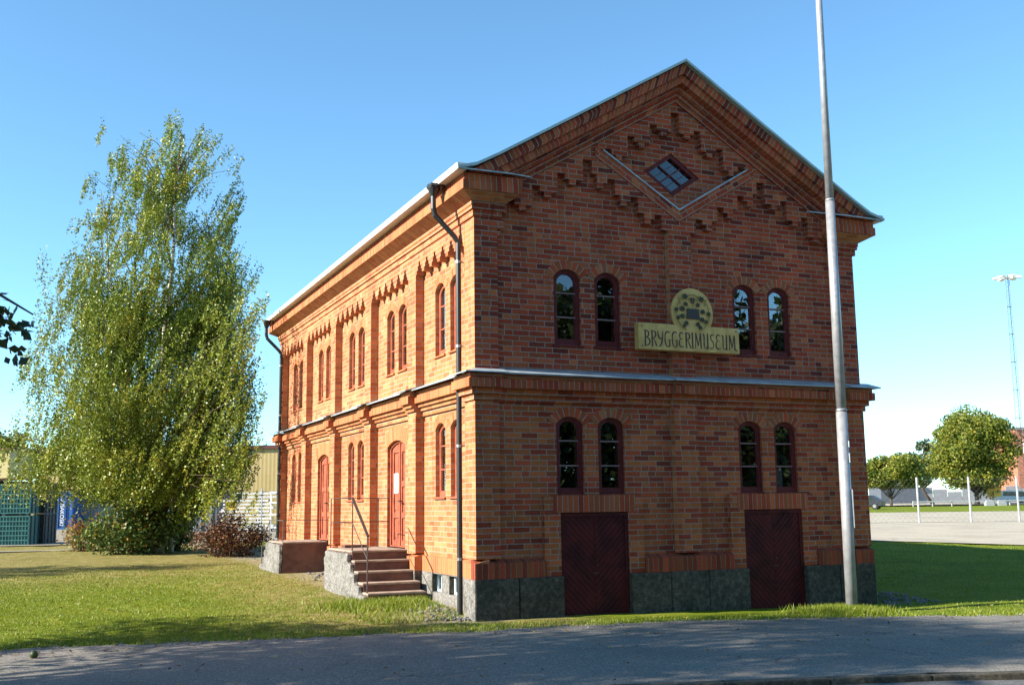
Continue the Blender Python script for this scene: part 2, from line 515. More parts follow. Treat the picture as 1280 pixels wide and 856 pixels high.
def terrain(x, y):
    yy = np.maximum(y, 0.0)
    v = .46 * (1 - np.exp(-yy / 12.0))
    v = v + .003 * np.maximum(np.hypot(x, yy) - 15, 0)
    v = v + .07 * np.exp(-((x + .4) / 1.6) ** 2) * np.clip(yy, 0, 1) * np.exp(-np.maximum(yy - 3, 0) / 6)
    v = v - .11 * np.clip((x - 2) / 5, 0, 1) * np.exp(-yy / 5)
    return v
def gz(x, y): return float(terrain(np.float64(x), np.float64(y)))
# ------------------------------------------------------------------ the brick building
W, L = 7.255, 13.74
FP, SP = .12, .155                 # how far the wall panels lie behind the piers (front, sides)
CX = W / 2
B = empty('brick_building', (CX, L / 2, 0),
          'two-storey red brick museum building with stepped brick gable and arched windows', 'building')

front = lambda u, v, d: (u, FP + d, v)
left = lambda u, v, d: (SP + d, u, v)
right = lambda u, v, d: (W - SP - d, u, v)

BAY = [1.53 + 2.67 * k for k in range(5)]
FWX = [CX - 2.022, CX - 1.308, CX + 1.308, CX + 2.022]
FDX = [CX - 1.665, CX + 1.65]
WW, RISE = .465, .108

# plinth: big granite blocks, front and left with openings
mb = MB()
def blocks(a0, a1, fn, z0, z1, n, seed):
    rr = random.Random(seed); cuts = [a0]
    for i in range(1, n): cuts.append(a0 + (a1 - a0) * (i + rr.uniform(-.18, .18)) / n)
    cuts.append(a1)
    for i in range(n):
        fn(cuts[i] + .006, cuts[i + 1] - .006, z0, z1, rr.uniform(-.012, .006))
fb = lambda a, b, z0, z1, j: mb.box(a, b, -.032 + j, .45, z0, z1)
for a, b, n in ((-.03, FDX[0] - .575, 2), (FDX[0] + .575, FDX[1] - .575, 3), (FDX[1] + .575, W + .03, 2)):
    blocks(a, b, fb, -.5, .575, n, int(a * 10) + 40)
mb.box(FDX[0] - .58, FDX[0] + .58, .3, .45, -.5, .575); mb.box(FDX[1] - .58, FDX[1] + .58, .3, .45, -.5, .575)
PIL = [(0, .39)] + [(2.67 * k, 2.67 * k + .39) for k in range(1, 5)] + [(L - .39, L)]
mfront = mb; mb = MB()
for i, (a, b) in enumerate(PIL):
    mb.box(-.031, .34, max(a - .03, -.024), b + .03, -.5, .572)
cellw = [(BAY[0] - .385, .45), (BAY[0] + .39, .45)]
for k in range(5):
    a, b = PIL[k][1] + .03, PIL[k + 1][0] - .03
    if k == 0:
        mb.poly([(a, -.5), (b, -.5), (b, .572), (a, .572)], [[(c - .22, .27), (c + .22, .27), (c + .22, .565 - .012), (c - .22, .565 - .012)] for c, _ in cellw],
                lambda u, v, d: (.1 + d, u, v), 0, .3)
    else:
        mb.box(.1, .4, a, b, -.5, .572)
mb.box(W - .35, W + .03, .46, L, -.5, .572); mb.box(.4, W - .35, L - .3, L + .03, -.5, .572)
mb.build('side_plinth', 'stone', B, bevel=.012, fm='plinth')  # pale granite towards the sun, shade-toned granite on street faces
mfront.build('plinth', 'plinth', B, bevel=.014)
# soldier course above the plinth
mb = MB()
for a, b in ((-.025, FDX[0] - .85), (FDX[0] + .85, FDX[1] - .85), (FDX[1] + .85, W + .025)):
    v = [(a, -.022, .577), (b, -.022, .577), (b, -.022, .80), (a, -.022, .80), (b, .13, .577), (a, .13, .577), (b, .13, .855), (a, .13, .855)]
    mb.add(v, [(0, 1, 2, 3), (3, 2, 6, 7), (0, 3, 7, 5), (1, 4, 6, 2), (0, 5, 4, 1), (5, 7, 6, 4)])
mb.build('base_course', 'soldier_red', B)
mb = MB()
for i, (a, b) in enumerate(PIL):
    x0, x1, a0, b0 = -.024, .3, (a - .024 if i else -.02), b + .024
    mb.add([(x0, a0, .575), (x0, b0, .575), (x0, b0, .80), (x0, a0, .80), (.2, a0, .855), (.2, b0, .855), (.2, a0, .575), (.2, b0, .575)],
           [(0, 1, 2, 3), (3, 2, 5, 4), (0, 3, 4, 6), (1, 7, 5, 2)])
for k in range(5):
    a, b = PIL[k][1] + .024, PIL[k + 1][0] - .024
    if k in (1, 3):
        for a_, b_ in ((a, BAY[k] - .54), (BAY[k] + .54, b)):
            mb.box(.108, .25, a_, b_, .574, .82)
    else:
        mb.box(.108, .25, a, b, .574, .82)
mb.build('side_base_course', 'soldier_side', B)

# lower front wall
mb = MB()
holes = [arch_loop(c, 1.77, WW, 2.835, RISE) for c in FWX]
out = [(.36, .578)]
for c in FDX: out += [(c - .575, .578), (c - .575, 1.49), (c + .575, 1.49), (c + .575, .578)]
out += [(W - .36, .578), (W - .36, 3.58), (.36, 3.58)]
mb.poly(out, holes, front, 0, .33)
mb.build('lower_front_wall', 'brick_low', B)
mb = MB()
for c in FDX:                    # raised surround of each basement door
    mb.poly([(c - .85, .578), (c - .58, .578), (c - .58, 1.5), (c + .58, 1.5), (c + .58, .578), (c + .85, .578), (c + .85, 1.745), (c + .7, 1.745), (c + .7, 1.5), (c - .7, 1.5), (c - .7, 1.745), (c - .85, 1.745)], [], front, -.075, .05)
mb.build('door_surround', 'brick_low', B)
for c in FDX:
    m2 = MB(); m2.poly([(c - .7, 1.502), (c + .7, 1.502), (c + .7, 1.758), (c - .7, 1.758)], [], front, -.082, .05)
    m2.build('lintel', 'soldier', B)
# upper front wall (behind the stepped frieze)
mb = MB()
DW, DC = .52, (CX - .03, 7.0)    # the diamond window turned on its corner
dia = [(DC[0] - .545, DC[1]), (DC[0], DC[1] - .37), (DC[0] + .545, DC[1]), (DC[0], DC[1] + .37)]
holes = [arch_loop(c, 4.05, WW, 5.115, .125) for c in FWX] + [dia]
mb.poly([(.36, 3.62), (W - .36, 3.62), (W - .36, 6.3), (CX, 8.62), (.36, 6.3)], holes, front, 0, .33)
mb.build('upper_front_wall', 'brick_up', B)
# front piers
mb = MB()
mb.box(0, .385, 0, .39, .86, 3.14); mb.box(W - .385, W, 0, .39, .86, 3.14)
mb.box(CX - .22, CX + .22, 0, .2, .858, 3.14)
mb.build('lower_pier', 'brick_side', B, fm='brick_low')
mb = MB()
mb.box(.004, .385, .004, .39, 3.6, 5.9); mb.box(W - .385, W - .03, .004, .39, 3.6, 5.9)
for i, wd in enumerate((.52, .46)):           # little corbelled heads of the corner piers
    for a in (1, -1):
        xa = .385 + .12 - i * .06
        x0, x1 = (.38, xa) if a > 0 else (W - xa, W - .38)
        mb.box(x0, x1, .006, .2, 5.72 - i * .081, 5.9 - i * .081 * 2)
mb.box(CX - .215, CX + .215, .004, .2, 3.6, 6.2)
mb.build('upper_pier', 'brick_side', B, fm='brick_up')

# stepped brick frieze of the gable: courses of bricks in front of the panel
def teeth_outer(x):
    d = abs(x - CX)
    return d
NOTCH_O = [(3.63 - .98, 6.50), (3.63 - 1.415, 6.75), (3.63 - 1.87, 7.02), (3.63 - 2.31, 6.755), (3.63 - 2.73, 6.505), (3.63 - 3.17, 6.245)]
NW = .135
cells = []
def prof_outer():
    """list of (x0, x1, bottom z) over the left half, x from the corner pier to the middle"""
    P = []
    st = .435
    xs = [.98 - st, .98, 1.415, 1.87]          # left edges of the notches, climbing
    zt = [6.245, 6.50, 6.75, 7.02]
    for i in range(4):
        P.append((xs[i], xs[i] + NW + (.03 if i == 3 else 0), zt[i]))
        if i < 3:
            a, b = xs[i] + NW, xs[i + 1]
            P += [(a, a + .075, zt[i] - .085), (a + .075, a + .19, zt[i] - .17), (a + .19, b, zt[i] - .085)]
    P.append((.36, xs[0], 6.0))
    xe = [2.33, 2.75, 3.185]                   # right edges of the notches, going down towards the middle
    ze = [6.755, 6.505, 6.245]
    a = 1.87 + NW + .03
    for i in range(3):
        b = xe[i] - .02
        P += [(a, b - .19, ze[i] + .0 if i else 6.80), (b - .19, b - .075, ze[i] - .17 + .0), (b - .075, b, ze[i] - .085)]
        P.append((b, b + NW, ze[i]))
        a = b + NW
    P += [(a, CX - .2, 6.0), (CX - .2, CX, 5.9)]
    return P
def prof_inner():
    P = []
    xs = [2.27, 2.70, 3.135, CX - .075]; zt = [7.25, 7.52, 7.775, 8.03]
    for i in range(4):
        P.append((xs[i], xs[i] + (NW if i < 3 else .075), zt[i]))
        if i < 3:
            a, b = xs[i] + NW, xs[i + 1]
            P += [(a, a + .075, zt[i] - .085), (a + .075, a + .19, zt[i] - .17), (a + .19, b, zt[i] - .085)]
    P.append((2.2, xs[0], 7.235))
    return P
vline = lambda x: 6.365 + .607 * abs(x - CX)
rake = lambda x: 8.33 - .60 * abs(x - CX)
mb = MB(); CO = .0814
def col_fill(x0, x1, zb, ztop_f):
    """one column of the frieze, both halves"""
    za = min(ztop_f(x0), ztop_f(x1)); zb_ = max(ztop_f(x0), ztop_f(x1))
    for mir in (0, 1):
        a, b = (x0, x1) if not mir else (2 * CX - x1, 2 * CX - x0)
        t0, t1 = (ztop_f(a), ztop_f(b))
        if min(t0, t1) <= zb + .005: 
            if max(t0, t1) <= zb + .02: continue
            t0, t1 = max(t0, zb + .004), max(t1, zb + .004)
        y0, y1 = .0, .2
        mb.add([(a, y0, zb), (b, y0, zb), (b, y0, t1), (a, y0, t0), (a, y1, zb), (b, y1, zb), (b, y1, t1), (a, y1, t0)],
               [(0, 1, 2, 3), (0, 4, 5, 1), (0, 3, 7, 4), (1, 5, 6, 2), (3, 2, 6, 7)])
XV = 2.2
for x0, x1, zb in prof_outer():
    if x1 <= XV: col_fill(x0, x1, zb, rake)
    elif x0 >= XV: col_fill(x0, x1, zb, lambda x: vline(x) - .02)
    else:
        col_fill(x0, XV, zb, rake); col_fill(XV, x1, zb, lambda x: vline(x) - .02)
for x0, x1, zb in prof_inner():
    col_fill(x0, x1, max(zb, vline(x1) + .0) if x0 < 2.2 else zb, rake)
mb.build('gable_frieze', 'brick_up', B)
# brick band and zinc sill along the V below the diamond window
Vs = math.atan(.607)
def vband(off0, off1, y0, y1, mat, name, ext=0):
    m = MB()
    for s in (-1, 1):
        xa = CX + s * (1.53 + ext)
        za, zc = 6.365 + .607 * (1.53 + ext), 6.365
        v = [(CX, y0, zc - off0), (xa, y0, za - off0), (xa, y0, za - off1), (CX, y0, zc - off1)]
        v += [(p[0], y1, p[2]) for p in v]
        m.add(v, [(0, 1, 2, 3), (4, 7, 6, 5), (0, 4, 5, 1), (3, 2, 6, 7), (1, 5, 6, 2), (0, 3, 7, 4)])
    def uvf(x, y, z, n):
        s = 1 if x > CX else -1
        dx, dz = abs(x - CX), z - 6.365
        return (s * (dx * math.cos(Vs) + dz * math.sin(Vs)) + 3, -dx * math.sin(Vs) + dz * math.cos(Vs) + y)
    return m.build(name, mat, B, uvf=uvf)
vband(.013, .205, -.012, .15, 'brick_up', 'gable_band')
vband(-.012, .012, -.035, .13, 'flash', 'gable_sill', -.14)

# rake cornice
Rs = math.atan(.60)
def rake_uv(x, y, z, n):
    s = 1 if x > CX else -1
    dx, dz = abs(x - CX), z - 8.8
    a = dx * math.cos(Rs) - dz * math.sin(Rs); b = dx * math.sin(Rs) + dz * math.cos(Rs)
    if abs(n.y) > .7: return (s * a + 7, b)
    return (s * a + 7, b + y)
def rake_band(t0, t1, y0, mat, name, zcut):
    m = MB()
    for s in (-1, 1):
        xa = (8.8 - t0 - zcut) / .60; xb = (8.8 - t1 - zcut) / .60
        v = [(CX, y0, 8.8 - t0), (CX + s * xa, y0, zcut), (CX + s * xb, y0, zcut), (CX, y0, 8.8 - t1)]
        v += [(p[0], .2, p[2]) for p in v]
        m.add(v, [(0, 1, 2, 3), (4, 7, 6, 5), (0, 4, 5, 1), (3, 2, 6, 7), (1, 5, 6, 2), (0, 3, 7, 4)])
    return m.build(name, mat, B, uvf=rake_uv)
rake_band(.022, .195, -.31, 'soldier_rake', 'rake_cornice', 6.50)
rake_band(.197, .335, -.255, 'soldier', 'rake_cornice', 6.50)
rake_band(.337, .43, -.13, 'brick_up', 'rake_course', 6.52)
rake_band(.431, .505, -.075, 'brick_up', 'rake_course', 6.3)
rake_band(.506, .585, -.032, 'brick_up', 'rake_course', 6.2)

# eaves cornice: left and right sides, returning on the front as a kneeler
PROFILE = [(5.905, 6.005, .022), (6.007, 6.06, .05), (6.062, 6.118, .062)]
mb = MB(); ms = MB(); ms2 = MB()
for z0, z1, p in PROFILE:
    mb.box(-p, .3, -p, L + p, z0, z1); mb.box(W - .3, W + p, -p, L + p, z0, z1)
    mb.box(.29, .43 + p, -p, .3, z0 + .001, z1 - .001); mb.box(W - .43 - p, W - .29, -p, .3, z0 + .001, z1 - .001)
def flare(m, r0, r1, z0, z1):          # sloped soffit between two rectangles (x0, x1, y0, y1)
    v = [(r[a], r[b_], z) for r, z in ((r0, z0), (r1, z1)) for a, b_ in ((0, 2), (1, 2), (1, 3), (0, 3))]
    m.add(v, [(0, 3, 2, 1), (4, 5, 6, 7), (0, 1, 5, 4), (1, 2, 6, 5), (2, 3, 7, 6), (3, 0, 4, 7)])
flare(mb, (-.062, .3, -.062, L + .06), (-.262, .3, -.262, L + .26), 6.12, 6.232)
flare(mb, (W - .3, W + .062, -.062, L + .06), (W - .3, W + .262, -.262, L + .26), 6.12, 6.232)
flare(mb, (.301, .5, -.061, .3), (.301, .655, -.261, .3), 6.121, 6.231)
flare(mb, (W - .5, W - .301, -.061, .3), (W - .655, W - .301, -.261, .3), 6.121, 6.231)
mb.build('eaves_course', 'brick_side', B, fm='brick_up')
ms.box(-.275, .3, -.28, L + .27, 6.234, 6.372); ms.box(W - .3, W + .275, -.28, L + .27, 6.234, 6.372)
ms.box(.301, .67, -.279, .3, 6.235, 6.371); ms.box(W - .67, W - .301, -.279, .3, 6.235, 6.371)
ms.build('eaves_soldier_course', 'soldier_side', B, fm='soldier')
ms2.box(-.25, .3, -.262, L + .25, 6.374, 6.482); ms2.box(W - .3, W + .25, -.262, L + .25, 6.374, 6.482)
ms2.box(.301, .69, -.261, .3, 6.375, 6.481); ms2.box(W - .69, W - .301, -.261, .3, 6.375, 6.481)
ms2.build('eaves_top_course', 'soldier', B)
mg = MB()
for s in (-1, 1):                 # pale box gutter along the eaves
    a, b = sorted((CX + s * (CX + .395), CX + s * (CX + .25))); mg.box(a, b, -.36, L + .36, 6.484, 6.585)
mg.build('gutter', 'white_zinc', B)

def slab(m, pts, th):
    """sheet from 3-4 top points, thickness th downwards"""
    n = len(pts); v = [tuple(p) for p in pts] + [(p[0], p[1], p[2] - th) for p in pts]
    m.add(v, [tuple(range(n)), tuple(range(2 * n - 1, n - 1, -1))] + [(i, i + n, (i + 1) % n + n, (i + 1) % n) for i in range(n)])
E_ = .385
mb = MB()                          # sheet roof with flared eaves
for s in (-1, 1):
    X = lambda d: CX + s * d
    y0, y1 = -E_, L + E_
    prof = [(0, 8.815), (3.38, 8.815 - 3.38 * .60), (3.72, 6.60), (CX + E_, 6.512)]
    for (d0, z0), (d1, z1) in zip(prof, prof[1:]):
        slab(mb, [(X(d0), y0, z0), (X(d1), y0, z1), (X(d1), y1, z1), (X(d0), y1, z0)], .022)
    for i in range(1, 24):            # standing seams
        y = y0 + (y1 - y0) * i / 24
        for (d0, z0), (d1, z1) in zip(prof, prof[1:]):
            mb.bar((X(d0), y, z0 + .012), (X(d1), y, z1 + .012), .02, .03)
mb.build('roof', 'roof', B)
mb = MB()                          # pale verge strip along the gable
for s in (-1, 1):
    prof = [(0, 8.83), (3.38, 8.83 - 3.38 * .60), (3.72, 6.615), (CX + E_ + .01, 6.53)]
    for (d0, z0), (d1, z1) in zip(prof, prof[1:]):
        a, b = CX + s * d0, CX + s * d1
        v = [(a, -E_ - .012, z0), (b, -E_ - .012, z1), (b, -E_ - .012, z1 - .045), (a, -E_ - .012, z0 - .045)]
        v += [(p[0], -E_ - .001, p[2]) for p in v]
        mb.add(v, [(0, 1, 2, 3), (4, 7, 6, 5), (0, 4, 5, 1), (3, 2, 6, 7), (1, 5, 6, 2), (0, 3, 7, 4)])
mb.build('verge_strip', 'roof', B)
mb = MB()                          # zinc covers of the kneelers
for s in (-1, 1):
    X = lambda x: x if s < 0 else W - x
    slab(mb, [(X(-E_), -E_, 6.505), (X(.42), -E_, 6.512), (X(1.0), .01, 6.63), (X(-E_ + .05), .01, 6.60)], .018)
mb.build('kneeler_flashing', 'flash', B)
# middle cornice -------------------------------------------------------------
mb = MB(); msd = MB(); mf = MB(); mfs = MB()
def fcor(x0, x1, dp):                # front run between two x, dp = extra projection
    e = .001 if dp else 0
    mb.box(x0, x1, .065 - dp, .3, 3.145 + e, 3.234); mb.box(x0, x1, .02 - dp, .3, 3.236, 3.326 - e)
    msd.box(x0, x1, -.085 - dp, .3, 3.328 - e, 3.458 + e); mb.box(x0, x1, -.05 - dp, .3, 3.46 + e, 3.528)
    y = -.165 - dp
    mf.add([(x0 - dp, y, 3.531), (x1 + dp, y, 3.531), (x1 + dp, y, 3.549), (x0 - dp, y, 3.549), (x1 + dp * .3, .115, 3.645), (x0 - dp * .3, .115, 3.645), (x0 - dp * .3, .115, 3.531), (x1 + dp * .3, .115, 3.531)],
           [(0, 1, 2, 3), (3, 2, 4, 5), (0, 3, 5, 6), (1, 7, 4, 2), (0, 6, 7, 1)])
fcor(.42, CX - .26, 0); fcor(CX + .26, W - .42, 0)
fcor(CX - .25, CX + .25, .05)
def corner(x0, x1, y0, y1, sx):      # corner block wraps two sides; sx -1 left corner
    for z0, z1, p, m in ((3.147, 3.234, .03, mb), (3.236, 3.326, .075, mb), (3.328, 3.458, .15, msd), (3.46, 3.528, .12, mb)):
        m.box(x0 - (p if sx < 0 else 0), x1 + (p if sx > 0 else 0), y0 - p, y1 + (p if sx < 0 and y0 < 1 else p), z0, z1)
    p = .225
    xa, xb = (x0 - p, x1 + .05) if sx < 0 else (x0 - .05, x1 + p)
    ya, yb = y0 - p, y1 + .12
    slab(mf, [(xa, ya, 3.549), (xb, ya, 3.549), (xb, y0 + .1, 3.645), (x0 + .1 if sx < 0 else xa, y0 + .1, 3.645)], .018)
    if sx < 0: slab(mf, [(xa, ya, 3.5491), (x0 + .1, y0 + .1, 3.6451), (x0 + .1, yb, 3.645), (xa, yb, 3.549)], .018)
    else: slab(mf, [(xb, ya, 3.5491), (xb, yb, 3.549), (x1 - .1, yb, 3.645), (x1 - .1, y0 + .1, 3.6451)], .018)
corner(0, .4, 0, .42, -1); corner(W - .4, W, 0, .42, 1)
corner(0, .4, L - .42, L, -1); corner(W - .4, W, L - .42, L, 1)
mb.build('cornice_course', 'brick_side', B, fm='brick_low'); msd.build('cornice_soldier_course', 'soldier_side', B, fm='soldier')
mb = MB(); msd = MB()
def lcor(y0, y1, dp, sd):
    e = .001 if dp else 0
    X = (lambda x: x) if sd < 0 else (lambda x: W - x)
    def bx(m, xa, z0, z1):
        a, b = sorted((X(xa), X(.3))); m.box(a, b, y0, y1, z0, z1)
    bx(mb, .115 - dp, 3.118 + e, 3.20); bx(mb, .075 - dp, 3.202, 3.262); bx(mb, .03 - dp, 3.264, 3.326 - e)
    bx(msd, -.03 - dp, 3.328 - e, 3.455 + e); bx(mb, .0 - dp, 3.457 + e, 3.528)
    xo = -.115 - dp
    slab(mf, [(X(xo), y0 - dp, 3.549), (X(xo), y1 + dp, 3.549), (X(.14), y1 + dp * .3, 3.645), (X(.14), y0 - dp * .3, 3.645)], .018)
for sd in (-1, 1):
    for k in range(5): lcor(PIL[k][1] + .04, PIL[k + 1][0] - .04, 0, sd)
    for k in range(1, 5): lcor(PIL[k][0] - .03, PIL[k][1] + .03, .115, sd)
mb.build('side_cornice_course', 'brick_side', B); msd.build('side_cornice_soldier_course', 'soldier_side', B)
mf.build('cornice_flashing', 'flash', B)

# side walls ------------------------------------------------------------------
for sd, mp, nm in ((-1, left, 'left'), (1, right, 'right')):
    mb = MB(); hl = []; hu = []
    for k in range(5):
        for o_ in (-.35, .35):
            hu.append(arch_loop(BAY[k] + o_, 4.06, WW, 5.14, .12))
            if k not in (1, 3) or sd > 0: hl.append(arch_loop(BAY[k] + o_, 1.765, WW, 2.845, RISE))
    out = [(.36, .575)]
    if sd < 0:
        for k in (1, 3): out += [(BAY[k] - .53, .575), (BAY[k] - .53, .93)] + [(p[0], p[1]) for p in arch_loop(BAY[k], .93, 1.06, 2.70, .11)[2:][::-1]] + [(BAY[k] + .53, .93), (BAY[k] + .53, .575)]
    out += [(L - .36, .575), (L - .36, 3.6), (.36, 3.6)]
    mb.poly(out, hl, mp, 0, .3 if sd < 0 else .15)
    mb.poly([(.36, 3.61), (L - .36, 3.61), (L - .36, 6.2), (.36, 6.2)], hu, mp, 0, .3)
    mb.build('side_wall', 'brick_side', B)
    X = (lambda x: x) if sd < 0 else (lambda x: W - x)
    for i, (a, b) in enumerate(PIL):
        mb = MB()
        e0, e1 = (.392 if i == 0 else a), b
        if i == 0: e0 = .388
        xs = sorted((X(.0), X(.3))); 
        mb.box(xs[0], xs[1], e0 if i else .386, e1 + (.012 if i == 0 else 0), .857 if i else .857, 3.12); mb.box(xs[0] + (.001 if sd < 0 else 0), xs[1] - (.03 if sd > 0 else 0), e0 if i else .386, e1 + (.012 if i == 0 else 0), 3.6, 5.905)
        mb.build('pilaster', 'brick_side', B)
    if sd < 0:                        # stepped frieze under the left eaves, bay by bay
        mb = MB()
        for k in range(5):
            a, b = PIL[k][1], PIL[k + 1][0]
            a += .0; n = 6; st = (b - a) / n
            mb.box(0, .3, a, b, 5.745, 5.905)
            for j in range(n + 1):
                c = a + j * st          # tooth centres between notches (half teeth at the ends)
                for z0, z1, hw in ((5.672, 5.745, .5 * st - .042), (5.605, 5.672, .5 * st - .088), (5.54, 5.605, .055)):
                    mb.box(.0005, .3, max(a, c - hw), min(b, c + hw), z0, z1)
        mb.build('eaves_frieze', 'brick_side', B)
    else:
        mb = MB(); mb.box(W - .3, W, .39, L - .39, 5.75, 5.905); mb.build('eaves_frieze', 'brick_side', B)
mb = MB()                             # back wall and its gable
mb.poly([(.3, .573), (W - .3, .573), (W - .3, 6.3), (CX, 8.6), (.3, 6.3)], [], lambda u, v, d: (u, L - .05 - d, v), 0, .3)
mb.build('back_wall', 'brick_side', B)
mb = MB()
mb.box(.46, W - .46, .46, L - .4, .80, .9)
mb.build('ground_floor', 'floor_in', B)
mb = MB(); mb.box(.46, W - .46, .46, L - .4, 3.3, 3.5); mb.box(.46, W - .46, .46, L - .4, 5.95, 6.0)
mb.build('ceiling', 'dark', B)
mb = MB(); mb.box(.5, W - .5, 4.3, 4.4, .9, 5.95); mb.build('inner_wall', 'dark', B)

# arch heads of bricks on edge -------------------------------------------------
def arch_ring(m, mp, c, w_, zs, rise, th, d0=-.004, d1=.03, n=14):
    h = w_ / 2; r = (h * h + rise * rise) / (2 * rise); zc = zs + rise - r
    a0 = math.asin(h / r) * 1.1
    pts = []
    for i in range(n + 1):
        a = -a0 + 2 * a0 * i / n
        pts.append((math.sin(a), math.cos(a), a))
    b = len(m.v)
    for (sx, cx_, a) in pts:
        for rr in (r + .001, r + th):
            for d in (d0, d1):
                m.v.append(tuple(mp(c + sx * rr, zc + cx_ * rr, d)))
    def U(i, k): return ((pts[i][2]) * (r + .05) + c * 3.7, k * th)
    for i in range(n):
        q = b + 4 * i; e = q + 4
        uv = {}
        for (vi, uvv) in ((q, U(i, 0)), (e, U(i + 1, 0)), (e + 2, U(i + 1, 1)), (q + 2, U(i, 1))): uv[vi] = uvv
        m.face([q, e, e + 2, q + 2], uv)
        m.face([q + 2, e + 2, e + 3, q + 3], {q + 2: U(i, 1), e + 2: U(i + 1, 1), e + 3: U(i + 1, 1.1), q + 3: U(i, 1.1)})
        m.face([q, q + 1, e + 1, e], {q: U(i, 0), q + 1: U(i, .1), e + 1: U(i + 1, .1), e: U(i + 1, 0)})
    m.face([b, b + 2, b + 3, b + 1]); e = b + 4 * n; m.face([e, e + 1, e + 3, e + 2])
mb = MB()
for c in FWX:
    arch_ring(mb, front, c, WW, 2.835, RISE, .15); arch_ring(mb, front, c, WW, 5.115, .125, .145)
mb.build('window_arch', 'arch', B)
mb = MB()
for k in range(5):
    for o_ in (-.35, .35):
        arch_ring(mb, left, BAY[k] + o_, WW, 5.14, .12, .14)
        if k not in (1, 3): arch_ring(mb, left, BAY[k] + o_, WW, 2.845, RISE, .14)
    if k in (1, 3): arch_ring(mb, left, BAY[k], 1.06, 2.70, .11, .26)
mb.build('side_window_arch', 'soldier_side', B)

# windows -----------------------------------------------------------------------
def window(mp, c, z0, w_, zs, rise, d, paint, barmat, sillmat, fw=.058, label=None, fd=.07):
    g = MB(); o = arch_loop(c, z0 + .02, w_ - .05, zs - .02, rise * .9)
    g.poly(o, [], mp, d + fd * .4, d + fd * .4 + .006)
    wn = g.build('window', 'glass', B)
    if label: wn['label'] = label
    f = MB()
    outer = arch_loop(c, z0 + .002, w_ - .004, zs - .002, rise)
    inner = arch_loop(c, z0 + .055 + .02, w_ - 2 * fw - .01, zs - .03, rise * .85)
    f.poly(outer, [inner], mp, d, d + fd)
    o2 = arch_loop(c, z0 + .05, w_ - 2 * fw + .02, zs - .015, rise * .88)
    i2 = arch_loop(c, z0 + .10, w_ - 2 * fw - .052, zs - .045, rise * .8)
    f.poly(o2, [i2], mp, d + fd * .17, d + fd * .7)
    f.build('frame', paint, wn)
    b = MB(); hh = (zs + rise) - z0
    for t in (.37, .69):
        z = z0 + hh * t
        b.poly([(c - w_ / 2 + fw, z - .011), (c + w_ / 2 - fw, z - .011), (c + w_ / 2 - fw, z + .011), (c - w_ / 2 + fw, z + .011)], [], mp, d + fd * .14, d + fd * .65)
    b.build('glazing_bar', barmat, wn)
    s = MB()
    a = [mp(c - w_ / 2 - .03, z0 - .03, d + .03), mp(c + w_ / 2 + .03, z0 - .03, d + .03), mp(c + w_ / 2 + .03, z0 + .012, d + .03), mp(c - w_ / 2 - .03, z0 + .012, d + .03)]
    q = [mp(c - w_ / 2 - .03, z0 - .035, -.035), mp(c + w_ / 2 + .03, z0 - .035, -.035), mp(c + w_ / 2 + .03, z0 - .012, -.035), mp(c - w_ / 2 - .03, z0 - .012, -.035)]
    s.add(a + q, [(0, 1, 2, 3), (4, 7, 6, 5), (0, 4, 5, 1), (3, 2, 6, 7), (1, 5, 6, 2), (0, 3, 7, 4)])
    s.build('sill', sillmat, wn)
    return wn
for c in FWX:
    window(front, c, 1.77, WW, 2.835, RISE, .05, 'paint_red', 'bar_grey', 'paint_red')
    window(front, c, 4.05, WW, 5.115, .125, .05, 'paint_red', 'bar_grey', 'paint_red')
for k in range(5):
    for o_ in (-.35, .35):
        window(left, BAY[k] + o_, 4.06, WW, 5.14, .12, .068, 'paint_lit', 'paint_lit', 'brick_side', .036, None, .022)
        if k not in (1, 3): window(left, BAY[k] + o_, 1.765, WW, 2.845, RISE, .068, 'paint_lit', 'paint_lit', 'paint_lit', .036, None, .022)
for k in range(3):
    for o_ in (-.35, .35):
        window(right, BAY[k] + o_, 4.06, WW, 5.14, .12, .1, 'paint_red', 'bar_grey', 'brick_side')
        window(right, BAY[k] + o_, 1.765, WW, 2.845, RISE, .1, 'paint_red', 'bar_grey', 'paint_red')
# diamond window
g = MB(); sc = lambda f: [(DC[0] + (x - DC[0]) * f, DC[1] + (z - DC[1]) * f) for x, z in dia]
g.poly(sc(.92), [], front, .075, .082); dw = g.build('window', 'glass_dark', B); dw['label'] = 'diamond shaped gable window with four panes'
f = MB(); f.poly(sc(.995), [sc(.78)], front, .02, .11); f.build('frame', 'paint_red', dw)
b = MB()
d4 = sc(.8)
for i in (0, 1):
    p0 = [(d4[i][j] + d4[(i + 1) % 4][j]) / 2 for j in (0, 1)]; p1 = [(d4[(i + 2) % 4][j] + d4[(i + 3) % 4][j]) / 2 for j in (0, 1)]
    b.bar(front(p0[0], p0[1], .062 + .001 * i), front(p1[0], p1[1],   .062 + .001 * i), .022, .02, up=(0, 1, 0))
for f_ in (.25, .75):
    for i in (0,):
        p0 = [d4[i][j] * (1 - f_) + d4[(i + 1) % 4][j] * f_ for j in (0, 1)]; p1 = [d4[(i + 3) % 4][j] * (1 - f_) + d4[(i + 2) % 4][j] * f_ for j in (0, 1)]
        b.bar(front(p0[0], p0[1], .066), front(p1[0], p1[1], .066), .008, .012, up=(0, 1, 0))
b.build('glazing_bar', 'paint_red', dw)
